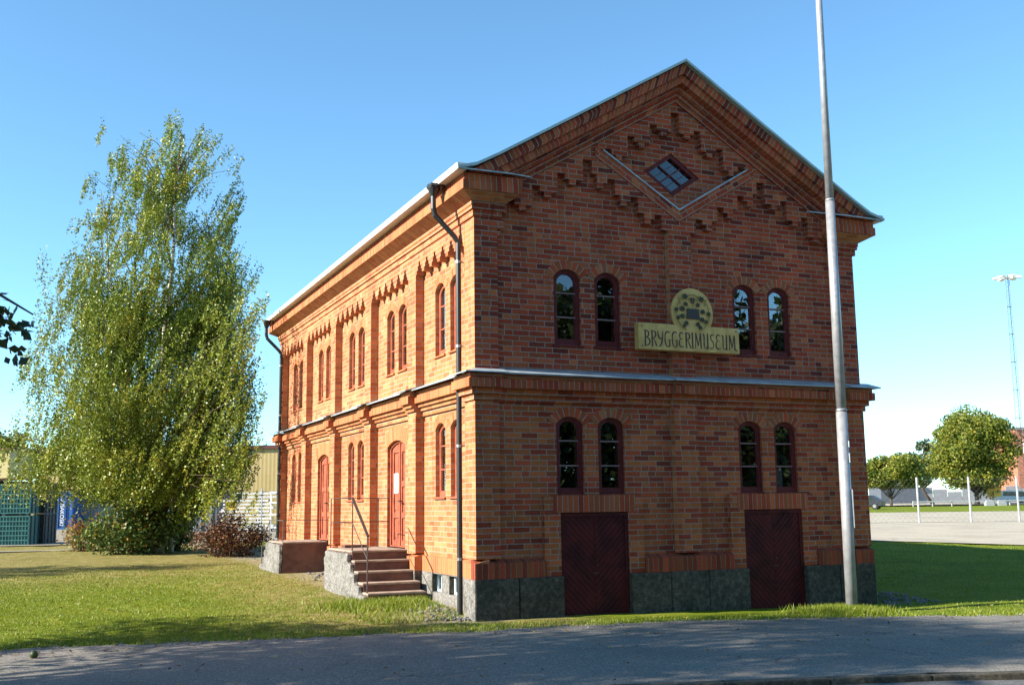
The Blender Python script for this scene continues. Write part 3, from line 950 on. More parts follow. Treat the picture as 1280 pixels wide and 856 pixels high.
# cellar windows
for c, _ in cellw:
    g = MB(); g.poly([(c - .2, .285), (c + .2, .285), (c + .2, .54), (c - .2, .54)], [], lambda u, v, d: (.1 + d, u, v), .115, .12)
    wn = g.build('cellar_window', 'glass', B)
    f = MB(); f.poly([(c - .22, .272), (c + .22, .272), (c + .22, .551), (c - .22, .551)], [[(c - .17, .31), (c - .02, .31), (c - .02, .52), (c - .17, .52)], [(c + .02, .31), (c + .17, .31), (c + .17, .52), (c + .02, .52)]], lambda u, v, d: (.1 + d, u, v), .085, .11)
    f.build('frame', 'cellar', wn)
    f = MB(); f.box(.26, .27, c - .2, c + .2, .28, .545); f.build('blind', 'cellar', wn)

# basement doors in the front: two leaves of diagonal planks ----------------------
for c in FDX:
    zb, zt = (-.02, 1.488) if c < CX else (-.13, 1.488)
    f = MB(); f.poly([(c - .573, zb - .3), (c - .52, zb - .3), (c - .52, zt - .05), (c + .52, zt - .05), (c + .52, zb - .3), (c + .573, zb - .3), (c + .573, zt), (c - .573, zt)], [], front, -.06, .06)
    dr = f.build('door', 'paint_door', B)
    dr['label'] = 'dark red basement door with two leaves of diagonal planks'
    for s in (-1, 1):
        m = MB()
        x0, x1 = (c - .518, c - .003) if s < 0 else (c + .003, c + .518)
        m.box(x0, x1, FP - .035, FP + .02, zb - .3, zt - .052)
        # planks meet in a V along the middle
        n = 16
        for i in range(-3, n):
            pts = []
            z = zb + i * .098 + .003
            ga = lambda x: z + (abs(x - c)) * 1.0 - .25
            q = [(x0, ga(x0)), (x1, ga(x1)), (x1, ga(x1) + .088), (x0, ga(x0) + .088)]
            lo, hi = zb - .28, zt - .056
            def clip(poly):
                for lim, sg in ((lo, 1), (hi, -1)):
                    r_ = []
                    for k in range(len(poly)):
                        a, b_ = poly[k], poly[(k + 1) % len(poly)]
                        ia, ib = sg * (a[1] - lim) >= 0, sg * (b_[1] - lim) >= 0
                        if ia: r_.append(a)
                        if ia != ib:
                            t = (lim - a[1]) / (b_[1] - a[1]); r_.append((a[0] + t * (b_[0] - a[0]), lim))
                    poly = r_
                    if len(poly) < 3: return []
                return poly
            q = clip(q)
            if len(q) >= 3: m.poly(q, [], front, -.047, -.034)
        lf = m.build('leaf', 'paint_door', dr)
        if s > 0:
            h = MB(); h.tube([front(c + .035, .60, -.045), front(c + .035, .60, -.085)], .008); h.bar(front(c + .035, .60, -.085), front(c - .05, .597, -.085), .014)
            h.tube([front(c + .035, .72, -.046), front(c + .035, .72, -.054)], .014)
            h.build('handle', 'rail', dr)

# arched doors in the left wall -----------------------------------------------------
for k in (1, 3):
    c = BAY[k]; d = .085
    f = MB(); f.poly(arch_loop(c, .905, 1.056, 2.70, .11), [arch_loop(c, .93, .95, 2.675, .095)], left, d - .03, d + .08)
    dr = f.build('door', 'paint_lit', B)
    dr['label'] = 'faded red arched entrance door with panelled leaves'
    al = arch_loop(c, .93, .95, 2.675, .095, 16)
    for s in (-1, 1):
        if s < 0: lp = [p for p in al if p[0] <= c - .001] + [(c - .003, 2.768), (c - .003, .93)]
        else: lp = [p for p in al if p[0] >= c + .001]
        m = MB()
        if s < 0:
            left_pts = sorted([p for p in al if p[0] <= c - .001 and p[1] > 1], key=lambda p: p[0])
            out = [(c - .475, .93), (c - .003, .93), (c - .003, 2.768)] + left_pts[::-1]
        else:
            rp = sorted([p for p in al if p[0] >= c + .001 and p[1] > 1], key=lambda p: -p[0])
            out = [(c + .003, .93), (c + .475, .93)] + rp + [(c + .003, 2.768)]
        xa, xb = (c - .40, c - .09) if s < 0 else (c + .09, c + .40)
        pans = [(1.02, 1.42), (1.52, 1.98), (2.08, 2.6)]
        m.poly(out, [[(xa, z0), (xb, z0), (xb, z1), (xa, z1)] for z0, z1 in pans], left, d, d + .045)
        for z0, z1 in pans:
            m.poly([(xa - .005, z0 - .005), (xb + .005, z0 - .005), (xb + .005, z1 + .005), (xa - .005, z1 + .005)], [], left, d + .022, d + .04)
            m.poly([(xa + .05, z0 + .05), (xb - .05, z0 + .05), (xb - .05, z1 - .05), (xa + .05, z1 - .05)], [], left, d + .01, d + .024)
        m.build('leaf', 'paint_lit', dr)
    m = MB(); m.box(SP + d - .018, SP + d + .001, c - .028, c + .028, .94, 2.765); m.build('cover_strip', 'paint_lit', dr)
    h = MB(); h.tube([left(c - .07, 1.72, d), left(c - .07, 1.72, d - .07)], .012); h.bar(left(c - .07, 1.72, d - .07), left(c - .19, 1.71, d - .07), .022)
    h.build('handle', 'rail', dr)
    if k == 1:
        m = MB(); m.poly([(c + .12, 1.86), (c + .37, 1.86), (c + .37, 2.22), (c + .12, 2.22)], [], left, d - .004, d + .002)
        nt_ = m.build('notice', 'white', dr)

# downpipes ---------------------------------------------------------------------------
for y, yt in ((.5, .58), (13.36, 13.5)):
    near = y < 5
    m = MB(); x = -.055
    m.tube([(-.43, yt, 6.36), (-.43, yt + .0, 6.12), (-.40, yt, 6.02), (x - .06, y + .01, 5.70), (x, y, 5.60), (x, y, 3.545)], .042, 10)
    m.tube([(x, y, 3.325), (x, y, .02 if near else .1)], .042, 10)
    dp = m.build('downpipe', 'black_metal', B, smooth=False)
    m = MB(); m.tube([(-.42, yt, 6.50), (-.42, yt, 6.44), (-.43, yt, 6.32)], [.105, .10, .05], 12)
    m.box(-.5, -.28, yt - .12, yt + .12, 6.455, 6.50)
    m.build('funnel', 'black_metal', dp)
    m = MB()
    for z in (5.3, 4.0, 2.5, .85):
        m.tube([(x, y, z - .02), (x, y, z + .02)], .05, 10); m.bar((x, y, z), (.16, y, z), .015)
    m.build('bracket', 'steel', dp)

# draped cloths just behind the lower front windows -------------------------------------
def cloth(x0, x1, y, z0, z1, lean, label):
    m = MB(); n = 28; rows = 6
    rr = random.Random(int(x0 * 100)); ph = rr.random() * 6
    P = []
    for j in range(rows + 1):
        t = j / rows
        for i in range(n + 1):
            u = i / n
            xx = x0 + (x1 - x0) * u + lean * t * (.4 + u * .6)
            P.append((xx, y + .03 * math.sin(u * 22 + ph) * (.5 + .5 * t) + .02 * math.sin(u * 9 + 3 * t), z0 + (z1 - z0) * t - .12 * t * (u - .5) ** 2 * 4 * abs(lean) * 4))
    F = [(j * (n + 1) + i, j * (n + 1) + i + 1, (j + 1) * (n + 1) + i + 1, (j + 1) * (n + 1) + i) for j in range(rows) for i in range(n)]
    m.add(P, F)
    o = m.build('draped_cloth', 'cloth', None, smooth=True, recalc=False)
    mod = o.modifiers.new('thick', 'SOLIDIFY'); mod.thickness = .008
    return tag(o, label, 'cloth', 'pale cloths behind the lower front windows')
cloth(FWX[0] - .16, FWX[0] - .04, .50, 1.55, 2.25, .05, 'pale grey cloth hanging inside the leftmost lower front window')
cloth(FWX[1] - .2, FWX[1] - .03, .51, 1.55, 2.28, .06, 'cream cloth hanging inside the second lower front window from the left')
cloth(FWX[2] - .12, FWX[2] + .04, .50, 1.55, 2.25, -.1, 'leaning pale cloth inside the third lower front window from the left')
cloth(FWX[3] - .14, FWX[3] + .2, .51, 1.55, 2.18, .02, 'wide pale cloth inside the rightmost lower front window')

# ------------------------------------------------------------------ the sign
SG = empty('museum_sign', (3.66, -.2, 4.2), 'ochre museum name board with round hop emblem above it on the brick front', 'sign')
m = MB(); m.box(2.70, 4.60, -.16, -.03, 4.005, 4.425)
for x in (3.0, 4.3): m.box(x - .03, x + .03, -.03, .15, 4.1, 4.3)
m.build('board', 'board', SG, bevel=.008)
m = MB(); n = 40; DCX, DCZ, DR = 3.715, 4.63, .395
lp = [(DCX + DR * math.cos(2 * math.pi * i / n), DCZ + DR * 1.03 * math.sin(2 * math.pi * i / n)) for i in range(n)]
m.poly(lp, [], lambda u, v, d: (u, d, v), -.155, -.115)
m.build('emblem_disc', 'board', SG, bevel=.006)
m = MB()
for x in (2.76, 4.54):
    for z in (4.06, 4.37): m.tube([(x, -.16, z), (x, -.166, z)], .012, 8)
m.build('screw', 'letter', SG)

def ribbon(m, pts, w_, mp, d):
    """flat stroke along pts; w_ a width or one per point"""
    n = len(pts); L_, R_ = [], []
    ws = w_ if isinstance(w_, (list, tuple)) else [w_] * n
    for i in range(n):
        a = Vector(pts[max(i - 1, 0)]); b_ = Vector(pts[min(i + 1, n - 1)])
        t = (b_ - a).normalized(); nn = Vector((-t.y, t.x)) * ws[i] / 2; q = Vector(pts[i])
        L_.append(q + nn); R_.append(q - nn)
    b0 = len(m.v)
    for dd in (d, d + .006):
        for q in L_ + R_: m.v.append(tuple(mp(q.x, q.y, dd)))
    for i in range(n - 1):
        m.face([b0 + i, b0 + i + 1, b0 + n + i + 1, b0 + n + i])
        o = 2 * n
        m.face([b0 + i, b0 + o + i, b0 + o + i + 1, b0 + i + 1]); m.face([b0 + n + i, b0 + n + i + 1, b0 + o + n + i + 1, b0 + o + n + i])
def bez(p0, p1, p2, p3, n=9):
    out = []
    for i in range(n + 1):
        t = i / n; s_ = 1 - t
        out.append((s_ ** 3 * p0[0] + 3 * s_ * s_ * t * p1[0] + 3 * s_ * t * t * p2[0] + t ** 3 * p3[0], s_ ** 3 * p0[1] + 3 * s_ * s_ * t * p1[1] + 3 * s_ * t * t * p2[1] + t ** 3 * p3[1]))
    return out
T, t_ = .115, .05                    # thick and thin strokes
def sw(pts, a, b): n = len(pts); return [a + (b - a) * math.sin(math.pi * i / (n - 1)) for i in range(n)]
def glyph(ch):
    S_ = []
    st = lambda pts, w_: S_.append((pts, w_))
    if ch == 'B':
        st([(.1, 0), (.1, 1)], T); st([(.0, 1), (.12, 1)], t_); st([(.0, 0), (.12, 0)], t_)
        c1 = bez((.1, .98), (.5, 1.02), (.5, .56), (.12, .54)); st(c1, sw(c1, t_, T)); c2 = bez((.12, .54), (.62, .55), (.6, -.03), (.1, .02)); st(c2, sw(c2, t_, T)); return S_, .52
    if ch == 'R':
        st([(.1, 0), (.1, 1)], T); st([(.0, 1), (.12, 1)], t_); st([(.02, 0), (.2, 0)], t_)
        c1 = bez((.1, .98), (.55, 1.03), (.5, .52), (.12, .5)); st(c1, sw(c1, t_, T)); st([(.24, .5), (.5, .0)], [t_, T]); return S_, .52
    if ch == 'Y':
        c1 = bez((.02, 1.0), (.06, .5), (.2, .42), (.4, .56)); st(c1, sw(c1, T * .8, T)); c2 = bez((.46, 1.0), (.42, .6), (.42, .0), (.05, -.02), 12); st(c2, sw(c2, t_, T)); return S_, .52
    if ch == 'G':
        c1 = bez((.48, .9), (.3, 1.08), (.04, 1.0), (.06, .5), 10); st(c1, sw(c1, t_, T)); c2 = bez((.06, .5), (.05, -.05), (.35, -.06), (.47, .08), 10); st(c2, sw(c2, T * .9, T * .6)); st([(.46, .05), (.46, .45)], T * .8); st([(.32, .45), (.54, .45)], t_); return S_, .57
    if ch == 'E':
        c1 = bez((.43, .9), (.2, 1.12), (-.02, .85), (.14, .6), 9); st(c1, sw(c1, t_, T * .9)); st([(.13, .57), (.36, .55)], t_); c2 = bez((.14, .55), (-.08, .3), (.05, -.12), (.45, .1), 10); st(c2, sw(c2, t_, T)); return S_, .5
    if ch == 'I':
        st([(.08, 0), (.08, 1)], T); st([(0, 1), (.16, 1)], t_); st([(0, 0), (.16, 0)], t_); return S_, .22
    if ch == 'M':
        st([(.06, 0), (.1, 1)], t_ * 1.2); st([(.1, 1), (.31, .15)], [T, T * .7]); st([(.31, .15), (.52, 1)], t_); st([(.52, 1), (.56, 0)], T); return S_, .66
    if ch == 'U':
        c1 = bez((.0, .93), (.16, 1.08), (.14, .7), (.12, .4), 8); st(c1, sw(c1, t_, T)); c2 = bez((.12, .42), (.1, -.06), (.3, -.06), (.42, .16), 8); st(c2, sw(c2, T, t_)); st([(.44, 1), (.44, 0)], T); st([(.40, 0), (.54, .03)], t_); return S_, .58
    if ch == 'S':
        c1 = bez((.4, .9), (.18, 1.12), (-.06, .8), (.2, .55), 9); st(c1, sw(c1, t_, T * .85)); c2 = bez((.2, .55), (.52, .28), (.25, -.12), (.02, .08), 9); st(c2, sw(c2, T * .9, t_)); return S_, .46
m = MB(); text = 'BRYGGERIMUSEUM'
tot = sum(glyph(c)[1] for c in text) + .06 * (len(text) - 1)
H, x = .245, 2.80; sx = (4.53 - 2.80) / tot
k = 0
for ch in text:
    st_, gw = glyph(ch)
    for pts, w_ in st_:
        k += 1
        ws = [q * .2 for q in w_] if isinstance(w_, list) else w_ * .2
        ribbon(m, [(x + p[0] * sx, 4.062 + p[1] * H) for p in pts], ws, lambda u, v, d: (u, d, v), -.1605 - .003 - .0003 * (k % 5))
    x += (gw + .06) * sx
m.build('lettering', 'letter', SG)
# emblem: a brewing vessel with tools inside a wreath of hops
mp = lambda u, v, d: (DCX + u, d, DCZ + v)
m = MB(); m.poly([(-.13, -.1), (.13, -.1), (.105, .055), (-.105, .055)], [], mp, -.178, -.17); m.poly([(-.12, .045), (.12, .045), (.12, .065), (-.12, .065)], [], mp, -.18, -.17); m.build('emblem_vessel', 'vessel', SG)
m = MB(); k = 0
def leafp(cx_, cz_, s_, a):
    global k; k += 1
    pts = []
    for i in range(12):
        t = 2 * math.pi * i / 12; r = s_ * (1 if i % 2 == 0 else .68) * (1.15 if i == 0 else 1)
        pts.append((cx_ + r * math.cos(t + a), cz_ + r * .9 * math.sin(t + a)))
    m.poly(pts, [], mp, -.177 - .0004 * (k % 6), -.17)
for cx_, cz_, s_ in ((-.14, .265, .055), (.17, .235, .055), (-.13, .14, .042), (.1, .135, .042), (-.2, .06, .055), (.19, .03, .05), (-.31, .04, .042), (.3, .0, .045), (-.2, -.06, .05), (.17, -.1, .05), (-.28, -.09, .04), (.25, -.13, .04), (-.13, -.17, .045), (.09, -.18, .045), (-.17, -.22, .035), (.13, -.23, .04)):
    leafp(cx_, cz_, s_ * 1.02, cx_ * 17)
m.build('emblem_leaves', 'leafpaint', SG)
m = MB(); rb = lambda pts, w_, j: ribbon(m, pts, w_, mp, -.1765 - .0004 * j)
for s in (-1, 1):
    rb([(s * .31 * math.cos(a), .31 * math.sin(a) - .0) for a in np.linspace(-1.15, 1.2, 16)], .012, 0)
    rb([(s * (.22 + .02 * i), .12 + .06 * i) for i in range(3)], .014, 1)
rb([(.15 * math.cos(a), .17 + .13 * math.sin(a)) for a in np.linspace(.5, 2.6, 9)], .014, 2); rb([(.09 * math.cos(a), .19 + .06 * math.sin(a)) for a in np.linspace(.3, 2.8, 8)], .02, 3)
rb([(-.0, .06), (-.0, .16)], .012, 1); rb([(-.05, .06), (-.1, .13)], .01, 2); rb([(.05, .06), (.08, .12)], .01, 3)
m.build('emblem_wreath', 'gilt', SG)
m = MB(); m.poly([(-.032, .16), (.032, .16), (.04, .24), (-.04, .24)], [[(-.012, .18), (.012, .18), (.012, .22), (-.012, .22)]], mp, -.178, -.17); m.build('emblem_tool', 'letter', SG)
# ------------------------------------------------------------------ stone steps with iron rails
def steps(y0, y1, down_near, label):
    """landing between y0 and y1 along the left wall; the flight descends towards the camera or away"""
    e = empty('entrance_steps', (-.5, (y0 + y1) / 2, gz(-.5, y0)), label, 'steps', 'stone steps below the arched doors')
    zt = .912; rs = [.155, .165, .165, .14]; treads = [.17, .22, .28, .28]
    s = -1 if down_near else 1
    yb = y0 if down_near else y1
    m = MB(); mt = MB(); ch = MB()
    m.box(-.985, .14, y0, y1, -.2, zt - .05) if False else None
    z = zt; y = yb; edges = [(y, z)]
    for t, r_ in zip(treads, rs):
        z -= r_; edges.append((y, z)); y += s * t; edges.append((y, z))
    # core (riser faces) as one stepped block, dark red
    poly = [(y0 if not down_near else y1, -.3), (y0 if not down_near else y1, zt - .03)] + [(a, b - .03 if i % 2 == 0 and i > 0 else b - .03) for i, (a, b) in enumerate(edges)] + [(y, -.3)]
    m.poly(poly, [], lambda u, v, d: (-.955 + d, u, v), 0, .95 if True else 1)
    core = m.build('step_core', 'redstone', e)
    z = zt
    def slabt(ya, yb_, z):
        a, b = sorted((ya, yb_))
        mt2 = MB(); mt2.box(-.97, -.002, a, b, z - .034, z); return mt2
    m1 = slabt(y0 - (.02 if down_near else 0), y1 + (0 if down_near else .02), zt); m1.build('landing', 'steptop', e, bevel=.01)
    y = yb
    for t, r_ in zip(treads, rs):
        z -= r_
        slabt(y - s * .0, y + s * (t + .02), z).build('tread', 'steptop', e, bevel=.008)
        y += s * t
    # rough cheek of granite blocks on the lawn side
    cp = [(y0 if not down_near else y1, -.3), (y0 if not down_near else y1, zt - .035)] + [(a, b - .036) for a, b in edges] + [(y, -.3)]
    ch.poly(cp, [], lambda u, v, d: (-1.05 + d, u, v), 0, .09)
    c_ = ch.build('cheek', 'stone', e)
    mod = c_.modifiers.new('remesh', 'REMESH'); mod.mode = 'VOXEL'; mod.voxel_size = .022
    tx_ = bpy.data.textures.new('rough', 'CLOUDS'); tx_.noise_scale = .16; tx_.noise_depth = 4
    mod = c_.modifiers.new('rough', 'DISPLACE'); mod.texture = tx_; mod.texture_coords = 'GLOBAL'; mod.strength = .075; mod.mid_level = .62
    return e, edges
st1, ed1 = steps(3.09, 4.62, True, 'stone steps with iron handrail rising from the lawn to the nearer arched red door')
st2, ed2 = steps(8.47, 9.9, False, 'stone landing and steps below the farther arched red door, blank dark side towards the viewer')
# rails of the near steps
m = MB(); X0 = -.955
for y in (3.09, 4.5): m.tube([(X0, y, .9), (X0, y, 1.777)], .011, 6)
m.tube([(-.06, 4.58, .9), (-.06, 4.58, 1.777)], .011, 6)
for z in (1.777, 1.36):
    m.tube([(X0, 3.09, z), (X0, 4.5, z), (-.06, 4.58, z), (.15, 4.6, z)], .008, 6)
m.tube([(X0, 2.2, .26), (X0, 2.2, 1.16)], .013, 6)
m.tube([(X0, 3.09, 1.36), (X0, 2.2, .80)], .009, 6)
m.build('railing', 'rail', st1)
m = MB(); m.bar((X0, 3.1, 1.777), (X0, 2.18, 1.165), .045, .018); m.bar((X0, 2.185, 1.17), (X0, 2.185, .99), .04, .02)
m.build('handrail', 'rail', st1)
m = MB(); X0 = -.955
for y in (8.5, 9.88): m.tube([(X0, y, .9), (X0, y, 1.36)], .008, 6)
m.tube([(X0, 8.5, 1.36), (X0, 9.88, 1.36), (X0, 10.75, .78), (X0, 10.75, .2)], .010, 6)
m.tube([(X0, 9.88, .9), (X0, 9.88, 1.36)], .012, 6)
m.tube([(X0, 8.5, 1.36), (.13, 8.45, 1.36)], .008, 6)
m.build('railing', 'wire', st2)
m = MB(); m.box(-.9, -.5, 8.6, 8.85, .912, .955) if False else m.box(-.75, -.35, 4.3, 4.55, .914, .96)
tag(m.build('door_mat', 'redstone', None), 'small dark red block lying on the landing of the nearer steps', 'mat')

# ------------------------------------------------------------------ flagpole
px_, py_ = 6.0, -.86
FPO = empty('flagpole', (px_, py_, gz(px_, py_)), 'tall grey metal flagpole standing on the grass verge in front of the brick museum', 'flagpole')
tx, ty = .0095, .004
P = lambda z: (px_ + tx * z, py_ + ty * z, z)
m = MB()
m.tube([P(-.3), P(3.05)], [.091, .087], 20); m.tube([P(3.05), P(3.09)], [.094, .084], 20); m.tube([P(3.09), P(6.55)], [.082, .075], 20); m.tube([P(6.55), P(6.59)], [.079, .068], 20)
m.tube([P(6.59), P(11.6)], [.067, .049], 20); m.tube([P(11.6), P(11.75)], [.09, .03], 16)
po = m.build('pole', 'pole', FPO, smooth=False)
for p_ in po.data.polygons: p_.use_smooth = len(p_.vertices) == 4
m = MB(); m.box(px_ - .2, px_ + .2, py_ - .16, py_ + .2, -.4, gz(px_, py_) + .04); m.build('footing', 'stone', FPO, bevel=.04)
m = MB()
for z, hh in ((2.52, .05), (2.3, .075)):
    q = P(z); a = 5.4
    m.obox((q[0] + .089 * math.cos(a), q[1] + .089 * math.sin(a), z), (-math.sin(a), math.cos(a), 0), (math.cos(a), math.sin(a), 0), (0, 0, 1), .035, .004, hh)
m.build('sticker', 'white', FPO)
m = MB(); q = P(1.05); a = 5.55; m.obox((q[0] + .1 * math.cos(a), q[1] + .1 * math.sin(a), 1.5), (-math.sin(a), math.cos(a), 0), (math.cos(a), math.sin(a), 0), (0, 0, 1), .035, .012, .3)
m.build('hatch', 'pole', FPO)

# ------------------------------------------------------------------ ground
def ground_mat():
    k = NT('lawn')
    p = k.pos()
    sp = k.n('ShaderNodeSeparateXYZ'); k.lk(p, sp.inputs[0]); X, Y = sp.outputs[0], sp.outputs[1]
    n1 = k.noise(p, .55, 5, .6); n2 = k.noise(p, 3.2, 5, .65); n3 = k.noise(p, 26, 4, .7); n4 = k.noise(p, 130, 3, .7)
    mixn = k.math('ADD', k.math('MULTIPLY', n1, .45), k.math('ADD', k.math('MULTIPLY', n2, .3), k.math('MULTIPLY', n3, .25)))
    g = k.ramp(mixn, [(.34, (.08, .11, .007)), (.48, (.15, .205, .012)), (.58, (.215, .25, .022)), (.7, (.32, .29, .06))])
    g = k.mix(k.smooth(n4, .38, .7), g, k.mix(1, g, (.5, .5, .45, 1), 'MULTIPLY'))
    dry = k.ramp(k.math('ADD', k.math('MULTIPLY', n2, .5), k.math('MULTIPLY', n3, .5)), [(.35, (.14, .125, .035)), (.5, (.27, .21, .075)), (.65, (.38, .30, .155))])
    # a dry trodden belt along the left wall and steps, and bare stones at the foot of the wall
    belt = k.math('MULTIPLY', k.smooth(k.math('ADD', X, k.math('MULTIPLY', n1, 2.4)), -2.6, -.3), k.math('SUBTRACT', 1.0, k.smooth(X, 1.0, 2.0)))
    far = k.smooth(k.math('ADD', Y, k.math('MULTIPLY', n1, 5)), 8, 13)
    belt = k.math('MAXIMUM', belt, k.math('MULTIPLY', far, k.math('SUBTRACT', 1.0, k.smooth(X, -1, 3))))
    belt = k.math('MULTIPLY', belt, k.smooth(k.math('ADD', n2, k.math('MULTIPLY', n3, .6)), .52, .78))
    c = k.mix(k.math('MULTIPLY', belt, .85), g, dry)
    bare = k.math('MULTIPLY', k.smooth(k.math('ADD', X, k.math('MULTIPLY', n2, 1.0)), -.75, .05), k.math('SUBTRACT', 1.0, k.smooth(X, .3, .7)))
    bare = k.math('MULTIPLY', bare, k.smooth(Y, -.3, .2))
    c = k.mix(k.math('MULTIPLY', bare, .8), c, k.ramp(n3, [(.3, (.16, .13, .09)), (.5, (.34, .29, .21)), (.7, (.48, .43, .34))]))
    k.lk(c, k.b.inputs['Base Color'])
    k.b.inputs['Roughness'].default_value = 1; k.b.inputs['Specular IOR Level'].default_value = .1
    k.bump(k.math('ADD', k.math('MULTIPLY', n3, .6), k.math('MULTIPLY', n4, .6)), .9, .04)
    return k.m
M['lawn'] = ground_mat()
def asphalt(name, c0, c1, c2, leafy=.0):
    k = NT(name)
    p = k.pos()
    n1 = k.noise(p, .5, 5, .6); n2 = k.noise(p, 6, 5, .6); n3 = k.noise(p, 60, 3, .6)
    v = k.n('ShaderNodeTexVoronoi'); v.inputs['Scale'].default_value = 75; k.lk(p, v.inputs['Vector'])
    g = k.ramp(v.outputs['Color'] if False else k.n('ShaderNodeTexWhiteNoise').outputs[0], [(0, c0), (1, c2)]) if False else None
    w_ = k.n('ShaderNodeTexWhiteNoise', noise_dimensions='3D'); k.lk(v.outputs['Color'], w_.inputs['Vector'])
    c = k.ramp(w_.outputs['Value'], [(0, c0), (.45, c1), (.85, c1), (1, c2)])
    c = k.mix(k.math('MULTIPLY', k.smooth(n1, .38, .68), .5), c, k.mix(1, c, (.66, .65, .64, 1), 'MULTIPLY'))
    c = k.mix(k.math('MULTIPLY', k.smooth(n2, .5, .75), .35), c, k.mix(1, c, (1.3, 1.25, 1.15, 1), 'MULTIPLY'))
    cv_ = k.n('ShaderNodeTexVoronoi', feature='DISTANCE_TO_EDGE'); cv_.inputs['Scale'].default_value = .42
    wv = k.n('ShaderNodeVectorMath', operation='ADD'); k.lk(p, wv.inputs[0])
    nzc = k.n('ShaderNodeTexNoise'); nzc.inputs['Scale'].default_value = 1.6; nzc.inputs['Detail'].default_value = 5; k.lk(p, nzc.inputs['Vector'])
    k.lk(nzc.outputs['Color'], wv.inputs[1]); k.lk(wv.outputs[0], cv_.inputs['Vector'])
    crack = k.math('MULTIPLY', k.math('SUBTRACT', 1.0, k.smooth(cv_.outputs['Distance'], .002, .008)), k.smooth(n1, .45, .6))
    c = k.mix(k.math('MULTIPLY', crack, .7), c, (.03, .028, .025, 1))
    k.lk(c, k.b.inputs['Base Color'])
    k.b.inputs['Roughness'].default_value = .92; k.b.inputs['Specular IOR Level'].default_value = .25
    k.bump(k.math('ADD', k.math('MULTIPLY', w_.outputs['Value'], .6), n3), .5, .008)
    return k.m
M['path'] = asphalt('worn asphalt path', (.11, .10, .088), (.195, .18, .155), (.38, .35, .30))
M['street'] = asphalt('street asphalt', (.07, .07, .07), (.125, .125, .125), (.22, .22, .21))
M['lot'] = asphalt('pale gravel yard', (.3, .265, .2), (.42, .375, .29), (.55, .5, .41))
M['gravel'] = asphalt('trodden gravel', (.2, .17, .12), (.32, .28, .21), (.46, .42, .34))

def grid_sheet(name, xs, ys, zf, mat, kind='structure', mask=None):
    X, Y = np.meshgrid(xs, ys); Z = zf(X, Y)
    co = np.stack([X, Y, Z], -1).reshape(-1, 3)
    nx, ny = len(xs), len(ys)
    i = np.arange(ny - 1)[:, None] * nx + np.arange(nx - 1)[None, :]
    f = np.stack([i, i + 1, i + nx + 1, i + nx], -1).reshape(-1, 4)
    return raw_mesh(name, co, f, mat, kind)
def raw_mesh(name, co, f, mat, kind=None, smooth=True, parent=None):
    me = bpy.data.meshes.new(name)
    co = np.ascontiguousarray(co, dtype=np.float32); f = np.ascontiguousarray(f, dtype=np.int32)
    k = f.shape[1]
    me.vertices.add(len(co)); me.vertices.foreach_set('co', co.ravel())
    me.loops.add(f.size); me.loops.foreach_set('vertex_index', f.ravel())
    me.polygons.add(len(f)); me.polygons.foreach_set('loop_start', np.arange(0, f.size, k, dtype=np.int32))
    me.polygons.foreach_set('loop_total', np.full(len(f), k, dtype=np.int32))
    if smooth: me.polygons.foreach_set('use_smooth', np.ones(len(f), dtype=bool))
    me.update(calc_edges=True)
    me.materials.append(M[mat])
    o = bpy.data.objects.new(name, me); COL.objects.link(o)
    if parent is not None:
        o.parent = parent; q, off = parent, Vector((0, 0, 0))
        while q is not None: off += q.location; q = q.parent
        o.location = -off
    return tag(o, kind=kind)
def axis(segs):
    out = []
    for a, b, st in segs: out += list(np.arange(a, b, st))
    return np.array(out + [segs[-1][1]])
gx = axis([(-900, -60, 60), (-60, -10, 2.5), (-10, 26, .3), (26, 70, 2), (70, 200, 8), (200, 1500, 100)])
gy = axis([(-900, -60, 60), (-60, -9, 3), (-9, 25, .3), (25, 70, 2), (70, 200, 8), (200, 2000, 120)])
def zter(X, Y):
    rough = .012 * np.sin(X * 2.1 + np.sin(Y * 1.3)) * np.sin(Y * 2.7 + .5) + .008 * np.sin(X * 5.3 + 1) * np.sin(Y * 6.1)
    z = terrain(X, Y) + rough * ((np.abs(X) < 60) & (np.abs(Y) < 60))
    # lowered under the paved strips so that nothing pokes through
    e = EDGE(X); kb = KERB(X)
    inside = (Y < e - .25)
    z = np.where(inside, z - .08, z)
    z = np.where((Y < kb + .2), z - .25, z)
    return np.where(Y < kb - 14, terrain(X, Y) - .02, z)
EX = np.array([-60, -12, -6.08, -4.76, -3.39, -1.94, -.53, 1.29, 3.14, 5.15, 6.3, 7.83, 12, 60])
EY = np.array([15.5, 1.5, -.06, -.24, -.56, -.84, -1.13, -1.30, -1.46, -1.78, -1.95, -2.45, -3.6, -17.])
EDGE = lambda X: np.interp(X, EX, EY) + .05 * np.sin(np.asarray(X) * 3.1) + .035 * np.sin(np.asarray(X) * 7.7 + 1) + .02 * np.sin(np.asarray(X) * 17.)
KERB = lambda X: -6.005 - .285 * np.asarray(X)
grid_sheet('ground', gx, gy, zter, 'lawn')
def ruled(name, xs, ya, yb, n, zf, mat, kind='structure'):
    X = np.repeat(xs[None, :], n, 0); t = np.linspace(0, 1, n)[:, None]
    Y = ya(xs)[None, :] * (1 - t) + yb(xs)[None, :] * t
    co = np.stack([X, Y, zf(X, Y)], -1).reshape(-1, 3); nx = len(xs)
    i = np.arange(n - 1)[:, None] * nx + np.arange(nx - 1)[None, :]
    return raw_mesh(name, co, np.stack([i, i + 1, i + nx + 1, i + nx], -1).reshape(-1, 4), mat, kind)
pxs = axis([(-60, -10, 2), (-10, 16, .12), (16, 60, 2)])
ruled('pavement', pxs, lambda x: KERB(x) + .13, EDGE, 24, lambda X, Y: terrain(X, Y) + .012, 'path')
